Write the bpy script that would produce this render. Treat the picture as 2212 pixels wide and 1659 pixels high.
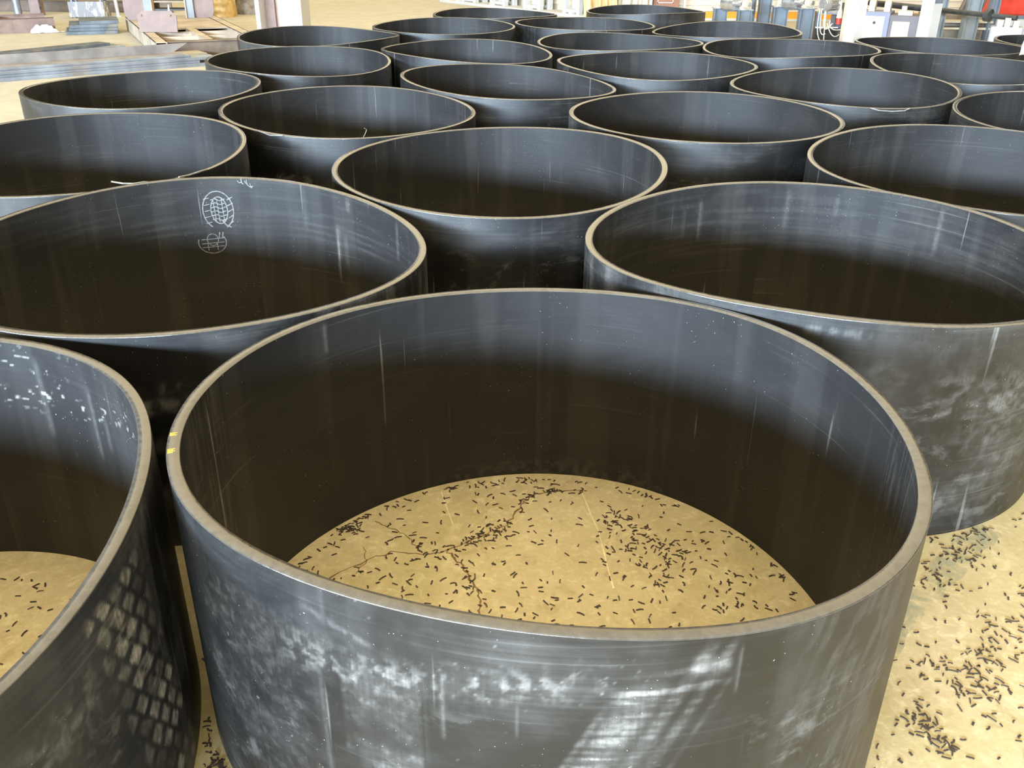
import bpy, bmesh, math, random
import numpy as np
from mathutils import Vector, Matrix

for o in list(bpy.data.objects):
    bpy.data.objects.remove(o, do_unlink=True)
scene = bpy.context.scene
COL = scene.collection
random.seed(7)
RNG = np.random.default_rng(11)

# ------------------------------------------------------------------ camera
F_PX, PITCH, ROLL, CAM_H, RIM_H = (1940.34437, 0.46909, 0.00859, 1.64983, 0.68476)
cam_data = bpy.data.cameras.new('camera')
cam_data.sensor_fit = 'HORIZONTAL'
cam_data.sensor_width = 36.0
cam_data.lens = F_PX / 2212.0 * 36.0
cam_data.clip_start = 0.05
cam_data.clip_end = 200
cam = bpy.data.objects.new('camera', cam_data)
COL.objects.link(cam)
_f = Vector((0, math.cos(PITCH), -math.sin(PITCH)))
_r = Vector((1, 0, 0))
_u = _r.cross(_f)
_r2 = _r * math.cos(ROLL) + _u * math.sin(ROLL)
_u2 = -_r * math.sin(ROLL) + _u * math.cos(ROLL)
cam.matrix_world = Matrix((( _r2.x, _u2.x, -_f.x, 0), (_r2.y, _u2.y, -_f.y, 0), (_r2.z, _u2.z, -_f.z, CAM_H), (0, 0, 0, 1)))
scene.camera = cam

# ------------------------------------------------------------------ world and lights
world = bpy.data.worlds.new('hall_ambient')
scene.world = world
world.use_nodes = True
bg = world.node_tree.nodes['Background']
bg.inputs[0].default_value = (1.0, 0.95, 0.88, 1)
bg.inputs[1].default_value = 0.07

def area_light(name, loc, rot, sx, sy, power, col):
    d = bpy.data.lights.new(name, 'AREA')
    d.shape = 'RECTANGLE'; d.size = sx; d.size_y = sy
    d.energy = power; d.color = col
    o = bpy.data.objects.new(name, d); COL.objects.link(o)
    o.location = loc; o.rotation_euler = rot
    return o
# daylight from the glazed front of the hall, behind the photographer and to the left
area_light('window_daylight', (-13.0, -16.0, 4.7), (math.radians(90), 0, math.radians(-33)), 34.0, 1.8, 40000, (0.64, 0.81, 1.0))
# the hall's rows of lamps and rooflights
area_light('roof_lamps', (0, 17.0, 9.0), (0, 0, 0), 26.0, 60.0, 11200, (1.0, 0.84, 0.52))

scene.view_settings.view_transform = 'Standard'
scene.view_settings.look = 'None'
scene.view_settings.exposure = 0.0
scene.view_settings.gamma = 1.0
scene.view_settings.use_curve_mapping = False

# ------------------------------------------------------------------ helpers
def tag(o, label=None, cat=None, group=None, kind=None):
    if label: o['label'] = label
    if cat: o['category'] = cat
    if group: o['group'] = group
    if kind: o['kind'] = kind
    return o

def empty(name, loc=(0, 0, 0), rz=0.0):
    o = bpy.data.objects.new(name, None)
    COL.objects.link(o)
    o.location = loc
    o.rotation_euler = (0, 0, rz)
    o.empty_display_size = 0.1
    return o

def link_mesh(name, me, mat=None, parent=None, loc=None, rz=None):
    o = bpy.data.objects.new(name, me)
    COL.objects.link(o)
    if mat is not None and len(me.materials) == 0:
        me.materials.append(mat)
    if parent is not None:
        o.parent = parent
    if loc is not None: o.location = loc
    if rz is not None: o.rotation_euler = (0, 0, rz)
    return o

class MB:
    """collects primitive shapes into one bmesh"""
    def __init__(self): self.bm = bmesh.new()
    def box(self, x0, x1, y0, y1, z0, z1, m=None):
        vs = [Vector((x, y, z)) for z in (z0, z1) for y in (y0, y1) for x in (x0, x1)]
        if m is not None: vs = [m @ v for v in vs]
        v = [self.bm.verts.new(p) for p in vs]
        for f in ((0, 2, 3, 1), (4, 5, 7, 6), (0, 1, 5, 4), (2, 6, 7, 3), (0, 4, 6, 2), (1, 3, 7, 5)):
            self.bm.faces.new([v[i] for i in f])
        return self
    def prism(self, pts, axis, a, b, m=None):
        """extrude polygon pts (2D) along axis from a to b"""
        def P(p, t):
            q = {'x': (t, p[0], p[1]), 'y': (p[0], t, p[1]), 'z': (p[0], p[1], t)}[axis]
            q = Vector(q); return m @ q if m is not None else q
        A = [self.bm.verts.new(P(p, a)) for p in pts]; B = [self.bm.verts.new(P(p, b)) for p in pts]
        n = len(pts)
        self.bm.faces.new(A[::-1]); self.bm.faces.new(B)
        for i in range(n): self.bm.faces.new((A[i], A[(i + 1) % n], B[(i + 1) % n], B[i]))
        return self
    def lathe(self, prof, p0, axis, seg=20):
        """prof = [(t, r)...] along axis vector starting at p0"""
        axis = Vector(axis).normalized(); p0 = Vector(p0)
        s = axis.orthogonal().normalized(); u = axis.cross(s)
        rows = []
        for t, r in prof:
            rows.append([self.bm.verts.new(p0 + axis * t + (s * math.cos(2 * math.pi * k / seg) + u * math.sin(2 * math.pi * k / seg)) * r) for k in range(seg)])
        for a, b in zip(rows, rows[1:]):
            for k in range(seg): self.bm.faces.new((a[k], a[(k + 1) % seg], b[(k + 1) % seg], b[k]))
        self.bm.faces.new(rows[0][::-1]); self.bm.faces.new(rows[-1])
        return self
    def tube(self, pts, r, seg=8):
        pts = [Vector(p) for p in pts]
        rows = []
        for i, p in enumerate(pts):
            d = (pts[min(i + 1, len(pts) - 1)] - pts[max(i - 1, 0)]).normalized()
            if i == 0: s = d.orthogonal().normalized()
            else:
                s = (s - d * s.dot(d)).normalized()
            u = d.cross(s)
            rows.append([self.bm.verts.new(p + (s * math.cos(2 * math.pi * k / seg) + u * math.sin(2 * math.pi * k / seg)) * r) for k in range(seg)])
        for a, b in zip(rows, rows[1:]):
            for k in range(seg): self.bm.faces.new((a[k], a[(k + 1) % seg], b[(k + 1) % seg], b[k]))
        self.bm.faces.new(rows[0][::-1]); self.bm.faces.new(rows[-1])
        return self
    def mesh(self, name, bevel=0.0, smooth=False):
        bm = self.bm
        bmesh.ops.recalc_face_normals(bm, faces=bm.faces)
        if bevel:
            ed = [e for e in bm.edges if len(e.link_faces) == 2 and e.calc_face_angle(0) > 0.6]
            bmesh.ops.bevel(bm, geom=ed, offset=bevel, segments=1, affect='EDGES', clamp_overlap=True)
        me = bpy.data.meshes.new(name)
        bm.to_mesh(me); bm.free()
        if smooth:
            for p in me.polygons: p.use_smooth = True
            try: me.set_sharp_from_angle(angle=math.radians(40))
            except Exception: pass
        return me
    def build(self, name, mat, parent=None, bevel=0.0, smooth=False, loc=None, rz=None):
        return link_mesh(name, self.mesh(name, bevel, smooth), mat, parent, loc, rz)

class NT:
    """small node-tree helper"""
    def __init__(self, name):
        self.m = bpy.data.materials.new(name); self.m.use_nodes = True
        self.t = self.m.node_tree; self.n = self.t.nodes; self.l = self.t.links
        self.b = self.n['Principled BSDF']
    def node(self, typ, **kw):
        x = self.n.new(typ)
        for k, v in kw.items():
            if k.startswith('_'): setattr(x, k[1:], v)
        return x
    def sock(self, s, v):
        if isinstance(v, bpy.types.NodeSocket): self.l.new(v, s)
        else: s.default_value = v
    def math(self, op, a, b=0.0, c=0.0, clamp=False):
        x = self.n.new('ShaderNodeMath'); x.operation = op; x.use_clamp = clamp
        for i, v in enumerate((a, b, c)): self.sock(x.inputs[i], v)
        return x.outputs[0]
    def mapr(self, v, a, b, c=0.0, d=1.0, smooth=True):
        x = self.n.new('ShaderNodeMapRange'); x.interpolation_type = 'SMOOTHSTEP' if smooth else 'LINEAR'
        for i, q in enumerate((v, a, b, c, d)): self.sock(x.inputs[i], q)
        return x.outputs[0]
    def mix(self, f, a, b):
        x = self.n.new('ShaderNodeMix'); x.data_type = 'RGBA'
        self.sock(x.inputs[0], f)
        for s, v in ((x.inputs[6], a), (x.inputs[7], b)):
            if isinstance(v, tuple) and len(v) == 3: v = v + (1,)
            self.sock(s, v)
        return x.outputs[2]
    def noise(self, vec, scale, detail=4.0, rough=0.55, dist=0.0):
        x = self.n.new('ShaderNodeTexNoise')
        if vec is not None: self.l.new(vec, x.inputs['Vector'])
        x.inputs['Scale'].default_value = scale; x.inputs['Detail'].default_value = detail
        x.inputs['Roughness'].default_value = rough; x.inputs['Distortion'].default_value = dist
        return x.outputs[0]
    def vmul(self, vec, s, off=None):
        x = self.n.new('ShaderNodeMapping'); self.l.new(vec, x.inputs[0])
        x.inputs['Scale'].default_value = s
        if off is not None: self.sock(x.inputs['Location'], off)
        return x.outputs[0]
    def coord(self, which='Object'):
        return self.n.new('ShaderNodeTexCoord').outputs[which]
    def rand(self): return self.n.new('ShaderNodeObjectInfo').outputs['Random']
    def attr(self, name):
        x = self.n.new('ShaderNodeAttribute'); x.attribute_name = name; return x.outputs['Fac']
    def bump(self, h, strength=0.2, dist=0.01):
        x = self.n.new('ShaderNodeBump'); x.inputs['Strength'].default_value = strength; x.inputs['Distance'].default_value = dist
        self.l.new(h, x.inputs['Height']); self.l.new(x.outputs[0], self.b.inputs['Normal'])
    def set(self, **kw):
        for k, v in kw.items():
            s = self.b.inputs[{'color': 'Base Color', 'rough': 'Roughness', 'metal': 'Metallic', 'spec': 'Specular IOR Level', 'alpha': 'Alpha', 'trans': 'Transmission Weight', 'coat': 'Coat Weight'}[k]]
            if isinstance(v, tuple) and len(v) == 3: v = v + (1,)
            self.sock(s, v)
        return self.m

def painted(name, col, rough=0.5, metal=0.0, var=0.25, scale=6.0, dirt=None, spec=0.5):
    """plain paint or plastic with slight procedural mottling"""
    t = NT(name)
    c = t.coord()
    n = t.noise(c, scale, 5)
    dk = tuple(x * (1 - var) for x in col); lt = tuple(min(1, x * (1 + var)) for x in col)
    cc = t.mix(t.mapr(n, 0.3, 0.7), dk, lt)
    if dirt:
        cc = t.mix(t.mapr(t.noise(c, scale * 0.6, 6, 0.65, 0.4), 0.52, 0.72, 0, 0.7), cc, dirt)
    t.set(color=cc, rough=t.mapr(n, 0.2, 0.8, max(0.05, rough - 0.1), rough + 0.1), metal=metal, spec=spec)
    return t.m

# ------------------------------------------------------------------ materials of the rings
def ring_wall_material():
    t = NT('black_pipe_plastic')
    uvn = t.n.new('ShaderNodeUVMap'); uv = uvn.outputs[0]      # u = arc length in metres, v = height; outer wall u>0, inner wall u<0
    r = t.rand()
    off = t.n.new('ShaderNodeCombineXYZ'); t.l.new(t.math('MULTIPLY', r, 37.0), off.inputs[0]); t.l.new(t.math('MULTIPLY', r, 11.0), off.inputs[1])
    U = t.vmul(uv, (1, 1, 1), off.outputs[0])
    outer = t.attr('outer')
    # fine turning lines around the pipe, hazy patches, vertical drag marks, flecks
    lines = t.noise(t.vmul(U, (0.8, 95, 1)), 1.0, 3, 0.6)
    haze = t.noise(t.vmul(U, (1.7, 3.4, 1)), 1.0, 6, 0.62, 0.5)
    bands = t.noise(t.vmul(U, (5.0, 0.35, 1)), 1.0, 3, 0.6)
    vert = t.noise(t.vmul(U, (34, 1.3, 1)), 1.0, 2, 0.5)
    vert2 = t.noise(t.vmul(U, (150, 2.2, 1)), 1.0, 2, 0.5)
    fleck = t.noise(t.vmul(U, (210, 150, 1)), 1.0, 1, 0.5)
    fmask = t.noise(t.vmul(U, (4, 5, 1)), 1.0, 3, 0.6)
    grit = t.noise(t.vmul(U, (60, 55, 1)), 1.0, 5, 0.7)
    m1 = t.math('MULTIPLY', t.mapr(haze, 0.45, 0.80), t.mapr(lines, 0.30, 0.75, 0.35, 1.0))
    m1 = t.math('MULTIPLY', m1, t.math('ADD', 0.05, t.math('MULTIPLY', outer, 0.11)))
    m2 = t.math('MULTIPLY', t.mapr(vert, 0.69, 0.76), t.mapr(haze, 0.35, 0.6, 0.08, 0.28))
    m2b = t.math('MULTIPLY', t.mapr(bands, 0.50, 0.60), 0.024)
    m3 = t.math('MULTIPLY', t.mapr(fleck, 0.745, 0.78), t.mapr(fmask, 0.45, 0.6, 0.0, 0.9))
    m4 = t.math('MULTIPLY', t.mapr(lines, 0.60, 0.76), t.mapr(haze, 0.40, 0.65, 0.0, 0.12))
    d = t.math('MULTIPLY', t.attr('dust'), t.mapr(grit, 0.25, 0.7, 0.45, 1.25))
    d = t.math('MULTIPLY', d, t.mapr(vert2, 0.3, 0.7, 0.75, 1.1))
    patch = t.noise(t.vmul(U, (6.5, 8.5, 1)), 1.0, 7, 0.68, 0.3)
    low = t.n.new('ShaderNodeSeparateXYZ'); t.l.new(uv, low.inputs[0])
    m5 = t.math('MULTIPLY', t.math('MULTIPLY', t.mapr(patch, 0.55, 0.68, 0.0, 0.17), outer), t.mapr(low.outputs[1], 0.58, 0.44))
    mask = t.math('ADD', m1, m5)
    for q in (m2, m2b, m3, m4, d): mask = t.math('ADD', mask, q)
    mask = t.math('MINIMUM', mask, 1.0)
    base = t.mix(outer, (0.020, 0.0198, 0.0200), (0.006, 0.006, 0.0064))
    col = t.mix(mask, base, (0.40, 0.385, 0.35))
    rough = t.math('ADD', 0.47, t.math('MULTIPLY', mask, 0.35))
    rough = t.math('ADD', rough, t.mapr(haze, 0.3, 0.7, -0.05, 0.06))
    t.set(color=col, rough=rough, spec=t.math('ADD', 0.22, t.math('MULTIPLY', outer, 0.50)))
    h = t.math('ADD', t.math('MULTIPLY', lines, 0.6), t.math('MULTIPLY', haze, 1.2))
    t.bump(h, 0.10, 0.004)
    return t.m

def rim_material():
    t = NT('cut_pipe_edge')
    c = t.coord()
    n = t.noise(c, 55, 4, 0.6); n2 = t.noise(c, 7, 3)
    col = t.mix(t.mapr(n, 0.3, 0.7), (0.055, 0.050, 0.043), (0.092, 0.083, 0.071))
    col = t.mix(t.mapr(n2, 0.35, 0.7, 0, 0.4), col, (0.10, 0.09, 0.076))
    t.set(color=col, rough=t.mapr(n, 0.3, 0.7, 0.13, 0.24), spec=0.9)
    t.bump(n, 0.15, 0.002)
    return t.m

M_WALL = ring_wall_material()
M_RIM = rim_material()

def concrete_material():
    t = NT('worn_concrete_floor')
    c = t.coord()
    n1 = t.noise(c, 0.55, 6, 0.6, 0.3); n2 = t.noise(c, 3.5, 8, 0.65, 0.6); n3 = t.noise(c, 60, 3, 0.6); n4 = t.noise(c, 9.0, 6, 0.7, 1.0)
    col = t.mix(t.mapr(n2, 0.32, 0.68), (0.48, 0.385, 0.21), (0.62, 0.52, 0.32))
    col = t.mix(t.mapr(n1, 0.35, 0.7, 0, 0.55), col, (0.57, 0.49, 0.33))
    col = t.mix(t.mapr(n4, 0.54, 0.68, 0, 0.7), col, (0.74, 0.65, 0.44))
    col = t.mix(t.mapr(n4, 0.46, 0.30, 0, 0.5), col, (0.34, 0.26, 0.14))
    n5 = t.noise(c, 26, 6, 0.75, 0.7)
    col = t.mix(t.mapr(n5, 0.50, 0.68, 0, 0.6), col, (0.78, 0.69, 0.44))
    col = t.mix(t.mapr(n1, 0.52, 0.38, 0, 0.5), col, (0.47, 0.44, 0.22))
    col = t.mix(t.mapr(n3, 0.30, 0.7, 0.0, 0.22), col, (0.35, 0.28, 0.16))
    sx = t.n.new('ShaderNodeSeparateXYZ'); t.l.new(c, sx.inputs[0])      # far floor tinted greyer, painting in its grazing reflection and daylight
    far = t.mapr(t.math('ADD', sx.outputs[1], t.math('MULTIPLY', n1, 4.0)), 5.5, 12.0)
    col = t.mix(t.math('MULTIPLY', far, 0.85), col, t.mix(t.mapr(n2, 0.3, 0.7), (0.39, 0.375, 0.325), (0.46, 0.44, 0.385)))
    t.set(color=col, rough=0.9, spec=0.04)
    t.bump(t.math('ADD', t.math('MULTIPLY', n3, 0.4), n2), 0.12, 0.01)
    return t.m
M_FLOOR = concrete_material()

# ------------------------------------------------------------------ floor
fm = MB(); fm.box(-30, 30, -16, 45, -0.2, 0.0)
floor = fm.build('floor', M_FLOOR)
tag(floor, kind='structure', label='worn yellowish concrete workshop floor strewn with black shavings')

# ------------------------------------------------------------------ pipe rings
# per ring: centre x, y, mean radius, out-of-round terms (2nd, 3rd harmonic), height waves of the saw-cut edge (1st..3rd)
RINGS = {
    'A': (0.0796, 1.8066, 0.8034, 0.0103, -0.0070, -0.0126, -0.0106, -0.0104, -0.0155, -0.0036, 0.0090, 0.0038, 0.0108),
    'C': (-1.1120, 2.9563, 0.8052, 0.0055, -0.0108, 0.0047, -0.0066, -0.0147, 0.0099, -0.0109, -0.0066, -0.0015, -0.0049),
    'B': (-1.4510, 1.3131, 0.8089, -0.0366, -0.0194, -0.0160, -0.0140, -0.0107, 0.0077, 0.0042, 0.0070, 0.0082, 0.0013),
    'D': (1.0858, 3.0425, 0.8085, 0.0105, -0.0091, -0.0148, 0.0049, 0.0048, -0.0046, -0.0125, 0.0064, 0.0062, 0.0004),
    'E': (-0.0659, 4.1613, 0.7866, -0.0288, -0.0033, 0.0008, -0.0015, 0.0102, 0.0157, 0.0085, 0.0094, 0.0016, -0.0004),
    'F': (-2.1100, 4.3703, 0.8026, -0.0144, 0.0017, -0.0012, -0.0013, 0.0039, 0.0292, -0.0061, -0.0030, 0.0009, 0.0066),
    'J': (-2.4878, 6.2852, 0.7851, -0.0221, -0.0224, -0.0062, 0.0008, 0.0043, 0.0000, 0.0039, 0.0080, 0.0003, -0.0026),
    'H': (-0.9893, 5.5211, 0.7792, -0.0268, -0.0331, -0.0005, 0.0041, -0.0113, 0.0076, -0.0014, -0.0004, -0.0011, -0.0045),
    'K': (-0.0448, 6.7034, 0.7786, -0.0160, -0.0378, -0.0070, 0.0005, -0.0333, 0.0022, -0.0022, -0.0043, -0.0039, -0.0026),
    'I': (1.1151, 5.4414, 0.7980, -0.0070, 0.0018, 0.0002, -0.0002, 0.0007, 0.0028, -0.0017, 0.0022, -0.0014, -0.0010),
    'O': (1.1481, 7.6738, 0.7971, 0.0049, -0.0131, -0.0029, 0.0063, 0.0002, 0.0052, 0.0076, -0.0000, -0.0039, -0.0048),
    'L': (2.3072, 6.5921, 0.7882, -0.0078, 0.0231, 0.0039, 0.0037, 0.0068, 0.0158, 0.0008, 0.0106, 0.0030, -0.0024),
    'G': (2.2069, 4.2427, 0.8039, -0.0084, 0.0070, 0.0007, -0.0013, 0.0117, 0.0253, 0.0026, 0.0067, 0.0052, -0.0034),
    'M': (3.4721, 5.4968, 0.8006, -0.0020, 0.0035, 0.0003, -0.0023, 0.0057, 0.0110, -0.0074, -0.0049, 0.0000, 0.0001),
    'P': (3.6893, 7.5897, 0.8002, -0.0045, 0.0008, 0.0018, -0.0008, -0.0038, 0.0163, -0.0004, -0.0136, -0.0019, 0.0030),
    'Z': (4.0995, 9.2071, 0.7936, -0.0117, -0.0028, 0.0025, 0.0015, -0.0062, -0.0036, 0.0035, -0.0024, -0.0046, 0.0006),
    'AA': (5.6550, 9.5363, 0.7993, -0.0010, -0.0006, 0.0008, 0.0005, 0.0025, -0.0023, 0.0020, -0.0022, -0.0001, 0.0034),
    'N': (-1.7545, 7.7369, 0.7809, -0.0451, -0.0265, -0.0056, 0.0005, -0.0143, 0.0148, -0.0022, 0.0097, 0.0015, 0.0027),
    'Q': (-1.9610, 9.5884, 0.7990, -0.0014, -0.0014, 0.0024, 0.0021, -0.0015, 0.0105, 0.0040, -0.0147, 0.0024, -0.0046),
    'R': (-0.4234, 8.4553, 0.7853, -0.0337, -0.0125, -0.0029, 0.0010, -0.0216, 0.0025, -0.0076, 0.0136, 0.0013, -0.0026),
    'U': (-0.7885, 10.6957, 0.7976, -0.0093, -0.0013, -0.0004, -0.0004, 0.0000, 0.0150, -0.0045, 0.0033, 0.0014, -0.0019),
    'X': (-0.2566, 12.3594, 0.7968, -0.0079, -0.0000, 0.0007, -0.0007, 0.0015, -0.0012, -0.0059, -0.0115, 0.0015, -0.0014),
    'V': (0.8017, 11.0953, 0.8016, 0.0032, -0.0030, -0.0005, -0.0008, -0.0084, 0.0020, -0.0025, 0.0029, -0.0023, 0.0005),
    'T': (1.0156, 9.2650, 0.7980, 0.0054, 0.0197, 0.0049, 0.0047, 0.0015, -0.0014, -0.0051, -0.0111, 0.0021, 0.0010),
    'Y': (1.7592, 13.0974, 0.7990, -0.0025, 0.0014, 0.0008, -0.0016, 0.0073, -0.0010, -0.0144, -0.0085, -0.0016, -0.0016),
    'W': (2.2937, 10.4414, 0.7994, -0.0019, 0.0062, -0.0015, -0.0024, 0.0165, 0.0106, -0.0126, 0.0102, -0.0008, -0.0012),
    'S': (2.5506, 8.8599, 0.7967, 0.0040, 0.0105, 0.0001, -0.0072, 0.0131, 0.0007, -0.0047, -0.0062, 0.0001, 0.0075),
}
RING_LABELS = {
    'A': 'largest black pipe ring in the foreground, bare floor and shavings inside it',
    'B': 'black pipe ring cut off by the left edge, pale diamond scuffs on its outside',
    'C': 'big black pipe ring on the left with pale shoe prints on its inside wall',
    'D': 'big black pipe ring at right directly behind the foreground ring, dusty outside reaching floor',
    'E': 'black pipe ring in the middle, between the shoe-print ring and big right-hand ring',
    'F': 'black pipe ring at left edge behind the shoe-print ring, sliver hanging from its edge',
    'G': 'black pipe ring cut by the right edge, just behind the big right-hand ring',
    'H': 'black pipe ring touching the left rear of the middle ring',
    'I': 'black pipe ring touching the right rear of the middle ring, pale vertical bands inside',
    'J': 'black pipe ring at far left beside the steel flat bars, shiny ripples inside',
    'K': 'black pipe ring centred behind the middle ring, fourth ring up the centre line',
    'L': 'black pipe ring on the right with two pale vertical seams and a nicked edge',
    'M': 'black pipe ring cut by the right edge, only its dark left quarter showing',
    'N': 'black pipe ring behind the rippled far-left ring, with one thin vertical seam inside',
    'O': 'black pipe ring right of centre, between the pale-banded ring and the far rows',
    'P': 'black pipe ring at the right edge with bright bluish inside wall',
    'Q': 'black pipe ring in front of the brown and white steel column',
    'R': 'black pipe ring behind the fourth centre ring, pale rectangular patch inside',
    'S': 'wide black pipe ring in front of the hanging white motor cables',
    'T': 'black pipe ring right of centre with a bright bluish right half inside',
    'U': 'black pipe ring left of centre in the third row from the back',
    'V': 'black pipe ring touching the two rearmost rings, right of centre',
    'W': 'black pipe ring in front of the blue-grey machine stands, three thin pale streaks inside',
    'X': 'rearmost left black pipe ring, in front of the white frames',
    'Y': 'rearmost right black pipe ring, in front of the tan sheet and brown panel',
    'Z': 'black pipe ring at the right in front of the control cabinet and white post',
    'AA': 'black pipe ring at the far right edge beside the white wrapped post, mostly hidden',
}
WALL_T = 0.027

def ring_radius(k, th):
    p = RINGS[k]
    return p[2] * (1 + p[3] * np.cos(2 * th) + p[4] * np.sin(2 * th) + p[5] * np.cos(3 * th) + p[6] * np.sin(3 * th))
def ring_top(k, th):
    p = RINGS[k]; z = RIM_H + 0 * th
    for i in range(3): z = z + p[7 + 2 * i] * np.cos((i + 1) * th) + p[8 + 2 * i] * np.sin((i + 1) * th)
    return z

def vnoise(u, v, seed=0):
    """cheap smooth value noise on arrays"""
    r = np.random.default_rng(seed).random((257, 257))
    ui = np.floor(u).astype(int); vi = np.floor(v).astype(int)
    fu = u - ui; fv = v - vi
    fu = fu * fu * (3 - 2 * fu); fv = fv * fv * (3 - 2 * fv)
    g = lambda a, b: r[a % 257, b % 257]
    return (g(ui, vi) * (1 - fu) + g(ui + 1, vi) * fu) * (1 - fv) + (g(ui, vi + 1) * (1 - fu) + g(ui + 1, vi + 1) * fu) * fv
def fbm(u, v, seed=0, oct=4):
    s = 0; a = 0.5
    for i in range(oct):
        s = s + a * vnoise(u * 2 ** i, v * 2 ** i, seed + i); a *= 0.5
    return s
def sst(x, a, b):
    t = np.clip((x - a) / (b - a), 0, 1); return t * t * (3 - 2 * t)

def band(x, a, b, s):
    return sst(x, a - s, a + s) * (1 - sst(x, b - s, b + s))

PAINT = {}     # dust painters: ring -> f(theta_deg, z, outer) -> dust 0..1
def paint_a(T, Z, outer):
    u = T * 0.014; d = np.zeros_like(T)
    n1 = fbm(u * 6, Z * 9, 1); n2 = fbm(u * 60, Z * 60, 9); n3 = fbm(u * 4, Z * 160, 21, 3); n4 = fbm(u * 150, Z * 9, 33, 3)
    if outer:
        d += 0.04 * sst(n1, 0.42, 0.70)
        zc = np.interp(T, [-130, -124, -110, -96, -85, -75], [0.53, 0.556, 0.575, 0.605, 0.615, 0.62])
        bandw = np.exp(-((Z - zc) / 0.030) ** 2)
        d += bandw * band(T, -125, -84, 2.5) * (0.06 + 0.50 * sst(n2, 0.42, 0.68)) * sst(n1, 0.25, 0.55)
        spk = sst(fbm(u * 120, Z * 90, 40, 2), 0.56, 0.66)
        d += 0.5 * spk * np.exp(-((Z - zc + 0.01) / 0.045) ** 2) * band(T, -108, -80, 3)
        # smeared, wavy dirt left of a sharp upright edge, clean strip right of it
        wav = 0.5 + 0.5 * np.sin(Z * 2 * np.pi / 0.040 + 7 * fbm(u * 9, Z * 8, 5) + u * 14)
        d += (0.08 + 0.26 * wav * sst(n2, 0.35, 0.65)) * band(T, -117.5, -106.6, 0.15) * (1 - sst(Z, 0.54, 0.585)) * sst(n1, 0.30, 0.5)
        d += 0.15 * sst(fbm(u * 5 + Z * 6, Z * 3, 14), 0.48, 0.66) * band(T, -146, -119, 2) * (1 - sst(Z, 0.58, 0.65)) * (0.3 + 0.7 * sst(n2, 0.4, 0.65))
        clean = band(T, -106.4, -87, 0.12) * (1 - sst(Z, 0.54, 0.57)); d *= 1 - 0.9 * clean
        # broad rub marks slanting down to the left
        for off, w, k, z1 in ((0.3, 2.3, 0.60, 0.62), (4.6, 0.9, 0.30, 0.70), (7.4, 0.7, 0.20, 0.70), (-3.0, 0.45, 0.22, 0.58), (10.0, 0.4, 0.10, 0.64)):
            tc = -86.4 + (Z - 0.436) / 0.243 * 8.2 + off
            d += k * np.exp(-np.abs((T - tc) / w) ** 3) * (1 - sst(Z, z1 - 0.03, z1 + 0.01)) * (0.35 + 0.9 * sst(n3, 0.40, 0.62))
        zz = 0.612 + (T + 78) * 0.0026
        d += 0.45 * np.exp(-((Z - zz) / 0.020) ** 2) * band(T, -84, -71.5, 1.5) * sst(n3, 0.42, 0.60)
        d += 0.35 * np.exp(-((Z - 0.642) / 0.016) ** 2) * band(T, -75.5, -71, 0.6)
        # brushed sheen on the right, painted in as a pale dust-coloured hatch
        d += 0.12 * band(T, -60, -40, 6) * sst(fbm(u * 50 - Z * 14, Z * 14, 61, 3), 0.40, 0.62)
        for tc, w, z0, z1, k in ((-120.6, 0.35, 0.29, 0.556, 0.16), (-119.2, 0.3, 0.64, 0.715, 0.10), (-69.8, 0.2, 0.577, 0.666, 0.2), (-105.9, 0.12, 0.40, 0.60, 0.15), (-103.8, 0.25, 0.47, 0.60, 0.22), (-95, 0.12, 0.5, 0.57, 0.3)):
            d += k * np.exp(-((T - tc) / w) ** 2) * band(Z, z0, z1, 0.012)
        zl = np.interp(T, [-122, -113], [0.664, 0.630])
        d += 0.22 * np.exp(-((Z - zl) / 0.006) ** 2) * band(T, -122, -113, 0.8) * sst(n2, 0.3, 0.6)
        d += 0.9 * (fbm(u * 170, Z * 170, 77, 1) > 0.485) * sst(n1, 0.4, 0.6) * 0.5
    else:
        d += 0.13 * np.exp(-((T - 141.2) / 0.5) ** 2) * band(Z, 0.585, 0.668, 0.008)
        d += 0.07 * band(T, 56, 112, 6) * (1 - sst(Z, 0.02, 0.085)) * sst(n2, 0.35, 0.62)
        d += 0.07 * band(T, 172, 180, 3) * sst(n4, 0.4, 0.6) + 0.07 * band(T, -180, -172, 3) * sst(n4, 0.4, 0.6)
        d += 0.06 * band(T, -20, -4, 4) * sst(n4, 0.45, 0.62)
    return d * (0.62 if outer else 1.0)
PAINT['A'] = paint_a

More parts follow.
